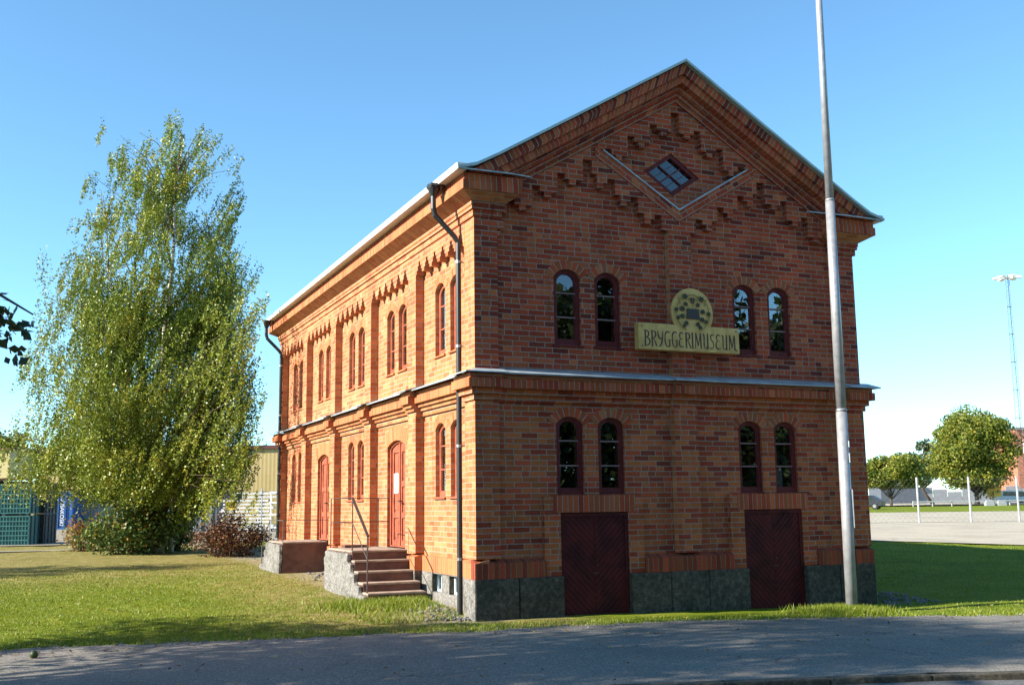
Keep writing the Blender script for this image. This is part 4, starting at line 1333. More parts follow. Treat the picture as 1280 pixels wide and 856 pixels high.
ruled('street', pxs, lambda x: KERB(x) - 13, lambda x: KERB(x) - .002, 12, lambda X, Y: terrain(X, Y) - .045, 'street')
# kerb stones
m = MB(); kd = Vector((1, -.285, 0)).normalized(); kn = Vector((.285, 1, 0)).normalized()
for i in range(-14, 16):
    a = Vector((0, -6.005, 0)) + kd * (i * 1.0); c = a + kd * .5 + kn * .065
    z = gz(c.x, c.y)
    m.obox((c.x, c.y, z - .125), kd, kn, (0, 0, 1), .496, .065, .137)
tag(m.build('kerb', 'plinth', None, bevel=.015), kind='structure')
# yard on the right, strip of path on the left
def strip(name, A, B_, C, D, mat, n=40, m_=16, off=.02):
    s_, t_ = np.meshgrid(np.linspace(0, 1, n), np.linspace(0, 1, m_))
    A, B_, C, D = map(np.array, (A, B_, C, D))
    q = (A * (1 - s_)[..., None] + B_ * s_[..., None]) * (1 - t_)[..., None] + (D * (1 - s_)[..., None] + C * s_[..., None]) * t_[..., None]
    co = np.stack([q[..., 0], q[..., 1], terrain(q[..., 0], q[..., 1]) + off], -1).reshape(-1, 3)
    i = np.arange(m_ - 1)[:, None] * n + np.arange(n - 1)[None, :]
    return raw_mesh(name, co, np.stack([i, i + 1, i + n + 1, i + n], -1).reshape(-1, 4), mat, 'structure')
strip('gravel_yard', (12.3, 26.2), (28.3, -6.6), (88., 26.), (48., 58.), 'lot', 60, 50, .04)
strip('far_road', (60, 110), (150, 60), (190, 100), (90, 170), 'lot', 30, 30, .15)
strip('gravel_path', (-30., 21.2), (-3.6, 21.5), (-3.6, 22.1), (-30., 22.0), 'gravel', 60, 4, .03)
strip('storage_yard', (-40., 29.5), (14., 24.), (22., 55.), (-40., 62.), 'gravel', 40, 20, .03)
# ------------------------------------------------------------------ foliage
def leaf_quads(c, size, rng, aspect=.62, up=0.0):
    n = len(c)
    nrm = rng.normal(size=(n, 3)); nrm[:, 2] += up; nrm /= np.linalg.norm(nrm, axis=1)[:, None]
    t = np.cross(nrm, rng.normal(size=(n, 3))); t /= np.linalg.norm(t, axis=1)[:, None]
    b = np.cross(nrm, t)
    s = np.asarray(size)[:, None] if np.ndim(size) else np.full((n, 1), size)
    v = np.stack([c + t * s * .5, c + b * s * .5 * aspect, c - t * s * .5, c - b * s * .5 * aspect], 1).reshape(-1, 3)
    return v, np.arange(4 * n).reshape(-1, 4)
def foliage(name, c, size, rng, mat, parent, aspect=.62, up=0.0):
    v, f = leaf_quads(np.asarray(c, dtype=np.float64), size, rng, aspect, up)
    return raw_mesh(name, v, f, mat, None, False, parent)

# ---- the birch
bx, by = -2.62, 18.8
bz = gz(bx, by) - .03
BR = empty('birch_tree', (bx, by, bz), 'tall birch with several white stems and yellowing leaves left of the brick building', 'tree')
rg = np.random.default_rng(5)
rv = np.array([.914, -.406, 0]); fv = np.array([.406, .914, 0])
Hs = 1.025 * np.array([.0, .9, 1.4, 2.0, 2.95, 3.65, 4.35, 5.05, 6.0, 6.7, 8.1, 9.25, 10.4, 11.3, 12.05, 13.0])
EL = np.array([1.2, 1.9, 2.7, 3.6, 4.0, 4.3, 4.5, 4.35, 4.0, 3.9, 3.75, 3.35, 2.75, 2.35, 1.9, .3])
ER = np.array([.8, 1.5, 2.2, 2.7, 3.1, 3.4, 3.4, 3.1, 2.85, 2.2, 2.15, 2.65, 2.3, 2.1, 1.8, .7])
def axis_at(h): return rv * (.15 + .12 * (h / 13.0))
def env(h, th):
    c = math.cos(th)
    l, r = np.interp(h, Hs, EL), np.interp(h, Hs, ER)
    side = r if c > 0 else l
    dep = .85 * (l + r) / 2
    return 1 / math.sqrt((c / side) ** 2 + (math.sin(th) / dep) ** 2)
base = np.array([bx, by, bz])
stems = []
tr = MB()
for i, (dx, dy, top, lean, r0) in enumerate(((0, 0, 12.6, (.5, 0), .125), (.28, -.1, 9.8, (1.35, .3), .085), (.5, .15, 8.2, (1.9, -.3), .07), (-.3, .1, 9.3, (-1.7, .5), .08), (.1, .3, 8.6, (-.5, -1.6), .07))):
    pts = []
    for k in range(13):
        t = k / 12
        q = base + rv * (dx + lean[0] * t ** 1.3 + .06 * math.sin(k * 1.7 + i)) + fv * (dy + lean[1] * t ** 1.2 + .05 * math.sin(k * 2.1 + i)) + np.array([0, 0, -.1 + (top + .1) * t])
        pts.append(q)
    tr.tube(pts, [r0 * (1 - .93 * (k / 12)) + .006 for k in range(13)], 8)
    stems.append(np.array(pts))
tr.build('trunk', 'birch_bark', BR, smooth=True)
LC = []; bt = MB()
def spray(tip, n, ln, drift):
    """hanging twig of leaves starting at tip"""
    s_ = np.sort(rg.random(n)) ** .8
    p = tip + np.outer(s_ * ln, [0, 0, -1]) + np.outer(s_ ** 1.5 * ln, drift)
    LC.append(p + rg.normal(scale=.036, size=(n, 3)))
NB = 320
for i in range(NB):
    h = float(rg.choice([rg.uniform(2.5, 13.2), rg.uniform(2.8, 9.0)], p=[.5, .5]))
    th = rg.uniform(0, 2 * math.pi)
    R_ = env(h, th) * rg.uniform(.72, 1.06)
    dirv = rv * math.cos(th) + fv * math.sin(th)
    tip = base + axis_at(h) + np.array([0, 0, h]) + dirv * R_
    if tip[0] > -.1 and tip[1] < 14.6: continue
    # each bough rises from the nearest stem and carries its own curtain of twigs
    st_ = min(stems, key=lambda s_: abs(s_[6][0] - tip[0]) + abs(s_[6][1] - tip[1]) + (20 if s_[-1][2] < tip[2] - 1.5 else 0))
    zz = max(.8, h - R_ * rg.uniform(.75, 1.2)) + bz
    b0 = st_[int(np.argmin(np.abs(st_[:, 2] - zz)))]
    mid = b0 * .45 + tip * .55 + np.array([0, 0, .2 * R_])
    bt.tube([b0, b0 * .6 + mid * .4 + np.array([0, 0, .03]), mid, tip], [.026, .018, .011, .004], 5, False)
    right_side = math.cos(th) > .1
    drift = -rv * (.55 if right_side else .18) + rg.normal(scale=.1, size=3) * np.array([1, 1, 0])
    for j in range(int(3 + 2.1 * R_)):
        t = rg.uniform(.2, 1.02); q = (1 - t) ** 2 * b0 + 2 * t * (1 - t) * mid + t * t * tip
        q = q + rg.normal(scale=.17 + .05 * R_, size=3) * np.array([1, 1, .7])
        if q[0] > .15: q[0] = .15
        for jj in range(3): spray(q + rg.normal(scale=.1, size=3), int(rg.integers(34, 58)), rg.uniform(.5, 1.3) * (.7 if h > 9.5 else 1), drift)
    t = rg.random(12); q = np.outer(1 - t, mid) + np.outer(t, tip)
    LC.append(q + rg.normal(scale=.08, size=(12, 3)))
for i in range(60):                            # the thin leafy top shoots
    h = rg.uniform(9.5, 13.1); st_ = stems[0]; th = rg.uniform(0, 6.28)
    q = base + axis_at(h) + np.array([0, 0, h + .45]) + (rv * math.cos(th) + fv * math.sin(th)) * rg.uniform(0, .5) * (13.6 - h) / 2
    spray(q, 20, .5, -rv * .3)
for i in range(7):                            # long whips that reach out over the gable end
    h = rg.uniform(3.6, 6.3); a = base + rv * rg.uniform(1.9, 2.4) + fv * rg.uniform(-1.5, .5) + np.array([0, 0, h - .5]); e_ = base + rv * rg.uniform(2.9, 3.3) + fv * rg.uniform(-2.2, -.2) + np.array([0, 0, h])
    if e_[1] < 14.8: e_[1] = 14.8 + rg.random()
    bt.tube([a, (a + e_) / 2 + np.array([0, 0, .15]), e_], [.012, .008, .003], 5, False)
    for t in np.linspace(.2, 1, 5):
        spray(a * (1 - t) + e_ * t, 16, rg.uniform(.3, .9), -rv * .4)
for i in range(80):                            # boughs towards the viewer: they dapple the last bay of the wall
    h = rg.uniform(1.6, 7.0); th_ = np.array([rg.uniform(-2.1, -.75), rg.uniform(11.9, 14.3), gz(-1, 13) + h])
    b0 = base + np.array([.2, 0, max(1.2, h - 1.8)])
    if i % 6 == 0: bt.tube([b0, b0 * .45 + th_ * .55 + np.array([0, 0, .5]), th_], [.014, .008, .003], 5, False)
    for j in range(3): spray(th_ + rg.normal(scale=.22, size=3), 34, rg.uniform(.4, .9), -rv * .3)
bt.build('branches', 'twig', BR, smooth=True)
LCc = np.concatenate(LC)
side = (LCc[:, 0] - bx) * .914 - (LCc[:, 1] - by) * .406
LCc = LCc[LCc[:, 2] > bz + np.where(side > .9, .45, 1.25) + .7 * rg.random(len(LCc))]
foliage('crown', LCc, rg.uniform(.05, .08, len(LCc)), rg, 'birch_leaf', BR, .7)
print('birch leaves', len(LCc))

def shrub(name, x, y, rx, ry, hgt, n, size, mat, label, cat='shrub', seed=1, lean=0, droop=0):
    r_ = np.random.default_rng(seed); z = gz(x, y)
    e = empty(name, (x, y, z), label, cat)
    m = MB(); C_ = []
    ns = 34
    for i in range(ns):
        a = r_.uniform(0, 6.28); rr = math.sqrt(r_.random()); hh = hgt * (1 - .55 * rr ** 2) * r_.uniform(.7, 1.08)
        tip = np.array([x + lean + rx * rr * math.cos(a), y + ry * rr * math.sin(a), z + hh])
        b = np.array([x + rx * .35 * rr * math.cos(a), y + ry * .35 * rr * math.sin(a), z - .05])
        mid = (b + tip) / 2 + np.array([0, 0, hgt * .12])
        m.tube([b, mid, tip], [.014, .009, .003], 5, False)
        k = n // ns; t = r_.beta(2.2, 1.1, k)[:, None]
        C_.append((1 - t) ** 2 * b + 2 * t * (1 - t) * mid + t * t * tip + r_.normal(scale=(.16 * rx, .16 * ry, .1 * hgt), size=(k, 3)))
    m.build('stems', 'twig', e, smooth=True)
    C_ = np.concatenate(C_); C_[:, 2] = np.maximum(C_[:, 2], z + .03)
    foliage('leaves', C_, r_.uniform(size * .7, size * 1.3, len(C_)), r_, mat, e, .6, .4)
    return e
shrub('shrub', -2.95, 18.3, 1.55, .8, 1.6, 8000, .11, 'shrub_leaf', 'bright green leafy shrub growing round the foot of the birch stems', seed=3)
shrub('shrub', -4.35, 21.2, .62, .6, 1.1, 1300, .11, 'autumn_leaf', 'small yellow and rust coloured shrub at the left edge of the birch thicket', seed=4)
shrub('shrub', -1.95, 19.3, .85, .7, 1.05, 2200, .10, 'shrub_leaf', 'dark shaded shrub on the right side of the birch stems', seed=8)
shrub('barberry_bush', -.85, 15.5, 1.0, .75, 1.1, 5200, .075, 'brown_leaf', 'reddish brown bush between the birch and the far steps', cat='bush', seed=5)

def broad_tree(name, x, y, hgt, rad, trunk_h, n, size, mat, label, seed, group=None, z=None, low=.25, clumps=46, squash=1.0, bark='bark', trunk_r=None, crooked=0, bits=None):
    r_ = np.random.default_rng(seed); z = gz(x, y) if z is None else z
    e = empty(name, (x, y, z), label, 'tree', group)
    m = MB(); C_ = []
    tr_ = trunk_r or hgt * .022
    top = np.array([x + crooked * .3, y, z + trunk_h + (hgt - trunk_h) * .45])
    pts = [np.array([x, y, z - .2]), np.array([x + crooked * .12, y, z + trunk_h * .5]), np.array([x + crooked * .2, y, z + trunk_h]), top]
    m.tube(pts, [tr_ * 1.35, tr_ * .95, tr_ * .85, tr_ * .35], 10)
    zc = z + trunk_h * .85 + (hgt - trunk_h * .85) * .5; hz = (hgt - trunk_h * .85) * .5
    for i in range(clumps):
        d = r_.normal(size=3); d /= np.linalg.norm(d); rr = r_.uniform(.35, .95) ** .6
        if d[2] < -low: d[2] *= .5
        c = np.array([x, y, zc]) + d * rr * np.array([rad, rad, hz * squash]) * r_.uniform(.78, 1.0)
        b = pts[2] * (1 - .5) + top * .5 if c[2] > zc else pts[2]
        m.tube([b, (b + c) / 2 + np.array([0, 0, .06 * hgt * r_.random()]), c], [tr_ * .32, tr_ * .18, tr_ * .05], 5, False)
        k = n // clumps; cr_ = rad * r_.uniform(.2, .36)
        q = r_.normal(size=(k, 3)); q /= np.linalg.norm(q, axis=1)[:, None]
        C_.append(c + q * (r_.random((k, 1)) ** .45) * cr_ * np.array([1.1, 1.1, .8]))
    for q0, k, sc_ in (bits or []):
        C_.append(np.array(q0) + r_.normal(size=(k, 3)) * np.array(sc_))
    m.build('trunk', bark, e, smooth=True)
    C_ = np.concatenate(C_)
    foliage('crown', C_, r_.uniform(size * .7, size * 1.3, len(C_)), r_, mat, e, .7, .3)
    return e
GT = 'trees across the gravel yard'
broad_tree('maple_tree', 107.5, 90, 13.4, 5.5, 1.3, 44000, .34, 'maple_leaf', 'large round green and yellow maple at the right beyond the yard', 21, GT, z=.9, clumps=90, low=1.0)
broad_tree('oak_tree', 110.5, 100.5, 9.6, 5.4, 2.0, 20000, .34, 'oak_leaf', 'dark crooked tree behind and left of the large maple', 22, GT, z=1.1, crooked=-9, clumps=40)
broad_tree('maple_tree', 93.6, 90.8, 7.0, 4.3, .5, 20000, .30, 'maple_leaf', 'smaller yellow green maple beside the right edge of the brick building', 23, GT, z=1.2, clumps=40)
broad_tree('maple_tree', 99.5, 80.5, 4.6, 2.6, 1.6, 1400, .4, 'maple_leaf', 'low bushy tree under the left side of the large maple', 27, GT, z=.95, clumps=16) if False else None
broad_tree('oak_tree', -9.5, 130, 11.3, 5.0, 3, 3000, .5, 'oak_leaf', 'dark tree crown showing above the roof of the ochre warehouse', 24, z=1.0, clumps=30)

# limes along the street, just left of the frame: they shade the path, one bough hangs into view
GL = 'lime trees along the path left of the frame'
bits = [((-6.84 + .1 * i, -3.2 + .03 * i, 3.62 - .03 * i + .1 * math.sin(i * 2.1)), 60, (.11, .18, .11)) for i in range(7)] + [((-6.02, -3.2, 3.1), 8, (.05, .1, .05)), ((-5.96, -3.2, 3.38), 14, (.07, .1, .06))]
LM = broad_tree('lime_tree', -13.5, -2.7, 12.0, 3.4, 2.4, 34000, .115, 'lime_leaf', 'dark lime tree at the left, only one drooping bough hanging into view', 31, GL, clumps=56, bits=bits + [((-11.7 + .08 * i, .1 + .16 * (i % 6), 2.7 + .17 * i), 190, (.45, .22, .2)) for i in range(16)] + [((-11.8 + .16 * i, -5.0 + .62 * (i % 9), 2.9 + .5 * (i % 3)), 150, (.5, .3, .3)) for i in range(18)] + [((-11.6 + .3 * i, .6 + .32 * (i % 6), 3.9 - .08 * i), 170, (.5, .2, .25)) for i in range(9)])
m = MB(); m.tube([(-13.4, -2.4, 4.2), (-11, -2.9, 5.0), (-8, -3.1, 4.4), (-6.5, -3.2, 3.85), (-5.9, -3.2, 3.5)], [.09, .07, .04, .02, .008], 7); m.build('bough', 'bark', LM, smooth=True)
broad_tree('lime_tree', -19.5, -6.2, 11.5, 4.2, 3.0, 6000, .18, 'lime_leaf', 'broad lime tree left of the frame beside the street', 32, GL, clumps=56)
broad_tree('lime_tree', -27.5, -2.5, 11.5, 4.2, 3.0, 4000, .2, 'lime_leaf', 'lime tree farther left behind the first two', 33, GL, clumps=50)
broad_tree('lime_tree', -12.6, -7.2, 9.0, 3.4, 1.7, 14000, .17, 'lime_leaf', 'lime tree left of the frame nearest to the kerb', 34, GL, clumps=50)
broad_tree('lime_tree', -21.5, 13.2, 10.6, 2.6, 3.2, 7000, .18, 'lime_leaf', 'slim lime tree far left beyond the lawn', 35, GL, clumps=40)
# trees across the street, seen only as reflections in the front windows
GR = 'trees across the street reflected in the windows'
for i, (x, y, hh, rr) in enumerate(((9, -34, 14, 5.5), (16.6, -34, 12.2, 4.6), (24, -35, 16, 5.4), (31, -34, 12.3, 3.6), (37, -36, 16, 5.5), (0, -37, 14, 6), (48, -36, 15, 6))):
    broad_tree('street_tree', x, y, hh, rr, 1.0, 7000, .62, 'lime_leaf', ['round', 'lower', 'tall broad', 'slim', 'very tall', 'wide', 'farthest'][i] + ' dark tree across the street mirrored in the front windows', 40 + i, GR, z=0, clumps=40)

hd = empty('added_hedge', (22, -30, 0), 'tall dark shrub row out of view, added to darken the lower front window reflections', 'added_hedge')  # unseen leaf mass, added to darken what the lower windows reflect
q = np.stack([rg.uniform(-14, 62, 60000), rg.normal(-30, .6, 60000), rg.uniform(.1, 5.6, 60000) ** 1.0], 1)
foliage('leaves', q, rg.uniform(.3, .55, len(q)), rg, 'lime_leaf', hd, .7, .2)
m = MB()
for i in range(38): m.tube([(-13 + 2 * i, -30, 0), (-13 + 2 * i + .2, -30, 4.6)], [.05, .01], 5, False)
m.build('stems', 'twig', hd)
# ------------------------------------------------------------------ grass blades and litter
rg = np.random.default_rng(77)
def blades(n, xf, h0, h1, keep):
    q = xf(n); k = keep(q[:, 0], q[:, 1]); q = q[k]
    z = zter(q[:, 0], q[:, 1])
    m_ = len(q); hh = rg.uniform(h0, h1, m_); a = rg.uniform(0, 6.28, m_); wd = rg.uniform(.004, .010, m_)
    d = np.stack([np.cos(a), np.sin(a), np.zeros(m_)], 1) * wd[:, None]
    ln = rg.normal(scale=.45, size=(m_, 2)) * hh[:, None]
    b = np.stack([q[:, 0], q[:, 1], z - .005], 1); tip = b + np.stack([ln[:, 0], ln[:, 1], hh], 1)
    return np.stack([b - d, b + d, tip], 1).reshape(-1, 3)
uni = lambda x0, x1, y0, y1: (lambda n: np.stack([rg.uniform(x0, x1, n), rg.uniform(y0, y1, n)], 1))
def out_build(x, y): return ~((x > -.04) & (x < W + .04) & (y > -.03) & (y < L + .03)) & ~((x > -1.06) & (x < .1) & (((y > 2.1) & (y < 4.65)) | ((y > 8.4) & (y < 10.9))))
def patchy(x, y, f=1.0):
    nz = np.sin(x * 1.9 + np.sin(y * 1.7)) * np.sin(y * 2.3 + x * .7) + .5 * np.sin(x * 5.1 + y * 3.3)
    dry = np.clip((x + 2.6 + nz * .5) / 2.2, 0, 1) * (x < 1) * (y > .25)
    far = np.clip((y - 8) / 5, 0, 1) * (x < 1)
    p = 1 - .9 * np.maximum(dry, far)
    return rg.random(len(x)) < p * f * (.8 + .2 * nz)
T1 = blades(120000, uni(-6.6, .1, -1.3, 14), .015, .036, lambda x, y: (y > EDGE(x) + .0) & out_build(x, y) & patchy(x, y))
T2 = blades(42000, uni(-6.6, 9.5, -3.2, .4), .02, .06, lambda x, y: (y > EDGE(x) - .04 + .10 * np.sin(x * 2.3)) & (y < EDGE(x) + .65 + .2 * np.sin(x * 1.7)) & out_build(x, y))
T3 = blades(60000, uni(7.2, 22, -3.5, 13), .02, .045, lambda x, y: (y > EDGE(x)) & out_build(x, y) & (x < 19 + (14 - y) * .3))
T4 = blades(9000, lambda n: np.stack([rg.normal(5.75, .33, n), rg.normal(-1.0, .22, n)], 1), .04, .13, lambda x, y: (y > EDGE(x) - .1) & out_build(x, y))
T5 = blades(5000, lambda n: np.stack([rg.normal(-.75, .5, n), rg.normal(1.9, .35, n)], 1), .05, .13, out_build)
T6 = blades(3500, uni(-1.5, -.03, .2, 2.1), .04, .10, lambda x, y: out_build(x, y) & (rg.random(len(x)) < .6))
bl = np.concatenate([T1, T2, T3, T4, T5, T6])
tag(raw_mesh('grass', bl, np.arange(len(bl)).reshape(-1, 3), 'grass_blade', 'stuff', False), 'short mown grass blades of the lawn around the brick museum', 'grass')
q = np.concatenate([np.stack([rg.uniform(-6.4, 8, 420), rg.uniform(-5.5, -.5, 420)], 1), np.stack([rg.uniform(-6.6, -.3, 420), rg.uniform(-.8, 14, 420)], 1), np.stack([rg.uniform(-6.2, -1, 160), EDGE(rg.uniform(-6.2, -1, 160)) + rg.normal(scale=.15, size=160)], 1)])
q = q[out_build(q[:, 0], q[:, 1]) & (q[:, 1] > KERB(q[:, 0]) + .15)]
zz = terrain(q[:, 0], q[:, 1]) + .022
v, f = leaf_quads(np.stack([q[:, 0], q[:, 1], zz], 1), rg.uniform(.025, .06, len(q)), rg, .7, 3.5)
tag(raw_mesh('fallen_leaves', v, f, 'litter', 'stuff', False), 'scattered brown fallen leaves on lawn and asphalt path', 'leaves')
m = MB(); r_ = random.Random(4)          # crushed stones along the foot of the walls
for i in range(1100):
    if i > 420:
        x = r_.uniform(-6.4, 9); y = float(EDGE(x)) + r_.gauss(-.03, .12)
    elif r_.random() < .6: x, y = -.06 - abs(r_.gauss(0, .28)), r_.uniform(.05, 2.1) if r_.random() < .55 else r_.uniform(4.7, 8.3)
    else: x, y = r_.uniform(7.35, 8.6), r_.uniform(-.3, 1.1)
    s_ = r_.uniform(.012, .035) * (.55 if i > 420 else 1)
    c = Vector((x, y, gz(x, y) + s_ * .3))
    a = Vector((r_.gauss(0, 1), r_.gauss(0, 1), r_.gauss(0, 1))).normalized(); b_ = a.cross(Vector((r_.gauss(0, 1), 1, .3))).normalized()
    m.obox(c, a, b_, a.cross(b_), s_, s_ * .8, s_ * .6)
tag(m.build('gravel', 'stone', None, bevel=.004), 'small pale stones strewn along the foot of the brick building', 'gravel', kind='stuff')
# the round thing lying at the edge of the path
m = MB(); c = Vector((-5.72, -1.02, gz(-5.72, -1.02) + .05))
for i in range(7):
    t0 = math.pi * i / 7; 
m.tube([c + Vector((0, 0, z)) for z in (-.045, -.03, 0, .03, .045)], [.012, .036, .047, .035, .01], 12)
tag(m.build('fallen_apple', 'oak_leaf', None, smooth=True), 'small dark round windfall lying on the asphalt path near the lawn edge', 'windfall')

# ------------------------------------------------------------------ things behind, on the left
def mesh_wire(m, a, b, z0, z1, st=.28):
    a = Vector(a); b = Vector(b); d = b - a; Lg = d.length; d.normalize()
    n = int(Lg / st)
    up = Vector((0, 0, 1))
    for i in range(-int((z1 - z0) / st), n):
        for sg in (1, -1):
            t0 = i * st; t1 = t0 + (z1 - z0)
            if sg < 0: t0, t1 = t1, t0
            za, zb = z0, z1
            q0, q1 = a + d * min(max(t0, 0), Lg), a + d * min(max(t1, 0), Lg)
            if abs(t1 - t0) < 1e-6: continue
            fz = lambda t: za + (zb - za) * (t - t0) / (t1 - t0)
            q0 = a + d * min(max(t0, 0), Lg) + up * (fz(min(max(t0, 0), Lg)))
            q1 = a + d * min(max(t1, 0), Lg) + up * (fz(min(max(t1, 0), Lg)))
            if (q1 - q0).length > .05: m.tube([q0, q1], .0025, 3, False)
def fence(name, pts, hgt, mat, label, r_=.03, wire=True, st=.28):
    e = empty(name, (pts[0][0], pts[0][1], gz(*pts[0])), label, 'fence')
    for x, y in pts:
        m = MB(); z = gz(x, y); m.tube([(x, y, z - .1), (x, y, z + hgt)], r_, 8); m.tube([(x, y, z + hgt), (x, y, z + hgt + .02)], [r_ * 1.2, r_ * .6], 8)
        m.build('post', mat, e)
    if wire:
        m = MB()
        for (x0, y0), (x1, y1) in zip(pts, pts[1:]):
            z0, z1 = gz(x0, y0), gz(x1, y1)
            mesh_wire(m, (x0, y0, (z0 + z1) / 2), (x1, y1, (z0 + z1) / 2), .05, hgt - .1, st)
            for zz in (.05, hgt - .1): m.tube([(x0, y0, z0 + zz), (x1, y1, z1 + zz)], .004, 4, False)
        m.build('mesh', 'wire', e)
    return e
fence('wire_fence', [(-8.6, 28.3), (-5.7, 27.5), (-2.9, 28.6), (.05, 29.8), (2.9, 30.9), (5.8, 32.0)], 1.95, 'postw', 'thin wire mesh fence with pale posts running behind the birch tree', .028)
def rel(ptA, ptB, n): return [(ptA[0] + (ptB[0] - ptA[0]) * i / (n - 1), ptA[1] + (ptB[1] - ptA[1]) * i / (n - 1)) for i in range(n)]
fence('yard_fence', [(29.1, 27.4), (31.6, 26.8), (34.05, 26.0), (36.0, 24.6), (38.1, 23.6), (40.6, 22.3)], 2.22, 'postw', 'row of pale grey fence posts with faint mesh across the gravel yard', .05)
fp2 = None

M['ochre'] = simple('ochre cladding', (.48, .39, .17), .6, .1, .3)
def clad():
    k = NT('ochre corrugated cladding')
    p = k.pos(); sp = k.n('ShaderNodeSeparateXYZ'); k.lk(p, sp.inputs[0])
    a = k.math('ADD', k.math('MULTIPLY', sp.outputs[0], .914), k.math('MULTIPLY', sp.outputs[1], -.406))
    s_ = k.math('SINE', k.math('MULTIPLY', a, 2 * math.pi / .28))
    n = k.noise(p, .6, 4)
    k.lk(k.mix(k.smooth(n, .35, .7), (.42, .31, .13, 1), (.37, .27, .11, 1)), k.b.inputs['Base Color'])
    k.b.inputs['Roughness'].default_value = .55
    k.bump(s_, .6, .006)
    return k.m
M['clad'] = clad()
M['rust_trim'] = simple('dark red roof trim', (.12, .03, .025), .6)
M['crate'] = simple('teal plastic crate', (.022, .13, .125), .5, .3, 5)
M['crate_dark'] = simple('dark crate', (.018, .03, .04), .6)
M['blue'] = simple('blue container paint', (.013, .085, .28), .45, .2, 2)
M['grey'] = simple('grey painted sheet', (.2, .21, .22), .6, .2, 3)
M['greyl'] = simple('light grey sheet', (.24, .25, .27), .6, .15, 3)
M['shed'] = simple('dark grey shed cladding', (.085, .10, .125), .7, .2, 3)
M['yellow'] = simple('yellow sign paint', (.62, .42, .03), .5)
M['dark_sign'] = simple('dark sign', (.04, .038, .04), .5)
M['plank'] = simple('weathered pale planks', (.6, .6, .58), .7, .25, 4)
M['tyre'] = simple('rubber', (.02, .02, .02), .85)
M['carwhite'] = simple('white car paint', (.72, .73, .74), .3)
M['cardark'] = simple('dark car paint', (.03, .035, .045), .3)
M['carglass'] = simple('tinted car glass', (.03, .04, .05), .1)
M['bbrick'] = simple('far orange brick', (.40, .15, .085), .85, .2, 2)
M['redm'] = simple('red and white mast paint', (.35, .08, .06), .5)

a3 = Vector((.914, -.406, 0)); d3 = Vector((.406, .914, 0))       # along and across the fences behind
def blk(m, o, w_, dp, z0, z1):
    o = Vector((o[0], o[1], 0)); m.obox(o + a3 * w_ / 2 + d3 * dp / 2 + Vector((0, 0, (z0 + z1) / 2)), a3, d3, (0, 0, 1), w_ / 2, dp / 2, (z1 - z0) / 2); return m
# long warehouse
wh = empty('warehouse', (0, 66, .6), 'long ochre corrugated warehouse with dark red roof edge behind the birch', 'building')
blk(MB(), (-5.6, 67.9), 40, 18, .0, 5.75).build('wall', 'clad', wh)
blk(MB(), (-5.7, 67.75), 40.2, 18.2, 5.752, 6.0).build('roof_edge', 'rust_trim', wh)
m = MB(); blk(m, (-4.6, 67.8), 3.2, .1, .6, 3.8); blk(m, (4, 63.95), 4, .1, .6, 3.6); m.build('gate', 'grey', wh)
# projecting canopy block at the far left
cb = empty('loading_canopy', (-9, 54, .6), 'pale ochre flat roofed loading canopy at the left edge above the teal crates', 'canopy')
m = MB(); m.add([(-14, 55.5, 3.2), (-7.15, 52.2, 3.5), (-5.7, 54.9, 3.5), (-9.3, 63, 3.5), (-14, 63, 3.5), (-14, 55.5, 5.05), (-7.15, 52.2, 5.02), (-5.7, 54.9, 5.05), (-9.3, 63, 5.05), (-14, 63, 5.05)],
      [(0, 1, 6, 5), (1, 2, 7, 6), (2, 3, 8, 7), (3, 4, 9, 8), (4, 0, 5, 9), (0, 4, 3, 2, 1), (5, 6, 7, 8, 9)]); m.build('fascia', 'ochre', cb)
m = MB(); m.add([(-14.1, 55.4, 5.052), (-7.13, 52.05, 5.022), (-5.55, 54.9, 5.052), (-9.3, 63, 5.052), (-14, 63, 5.052), (-14.1, 55.4, 5.17), (-7.13, 52.05, 5.15), (-5.55, 54.9, 5.17), (-9.3, 63, 5.17), (-14, 63, 5.17)],
      [(0, 1, 6, 5), (1, 2, 7, 6), (2, 3, 8, 7), (3, 4, 9, 8), (4, 0, 5, 9), (0, 4, 3, 2, 1), (5, 6, 7, 8, 9)]); m.build('roof_edge', 'rust_trim', cb)
m = MB(); m.box(-14, -5.9, 60, 62.5, .4, 3.5); m.build('back_wall', 'dark', cb)
for x, y in ((-7.3, 53.2), (-6.1, 55.2)):
    m = MB(); m.box(x - .08, x + .08, y - .08, y + .08, .3, 3.49); m.build('column', 'grey', cb)
m = MB(); m.tube([(-6.45, 55.0, .6), (-6.50, 55, 6.1)], .045, 6); tag(m.build('thin_mast', 'redm', None), 'thin dark red mast standing beside the loading canopy at the left', 'mast')
# teal crates, two tiers
def crate(x, y, z, w_, dp, hgt, mat, label, grp):
    e = empty('storage_crate', (x, y, z), label, 'crate', grp); o = (x, y)
    m = MB(); blk(m, o, w_, dp, z, z + hgt); m.build('body', mat, e)
    m = MB()
    for i in range(int(w_ / .11) + 1):
        t = w_ * i / int(w_ / .11); q = Vector((x, y, 0)) + a3 * t - d3 * .015
        m.obox(q + Vector((0, 0, z + hgt / 2)), a3, d3, (0, 0, 1), .012, .012, hgt / 2 - .004)
    for i in range(int(hgt / .16) + 1):
        zz = z + .03 + (hgt - .06) * i / int(hgt / .16); q = Vector((x, y, 0)) + a3 * w_ / 2 - d3 * .022
        m.obox(q + Vector((0, 0, zz)), a3, d3, (0, 0, 1), w_ / 2, .012, .018)
    m.build('slats', mat, e)
    m = MB()
    for i in range(4): 
        q = Vector((x, y, 0)) + a3 * (w_ + .012) + d3 * (dp * (i + .5) / 4); m.obox(q + Vector((0, 0, z + hgt / 2)), a3, d3, (0, 0, 1), .012, .03, hgt / 2 - .02)
    m.build('ribs', 'crate_dark', e)
z0 = .44
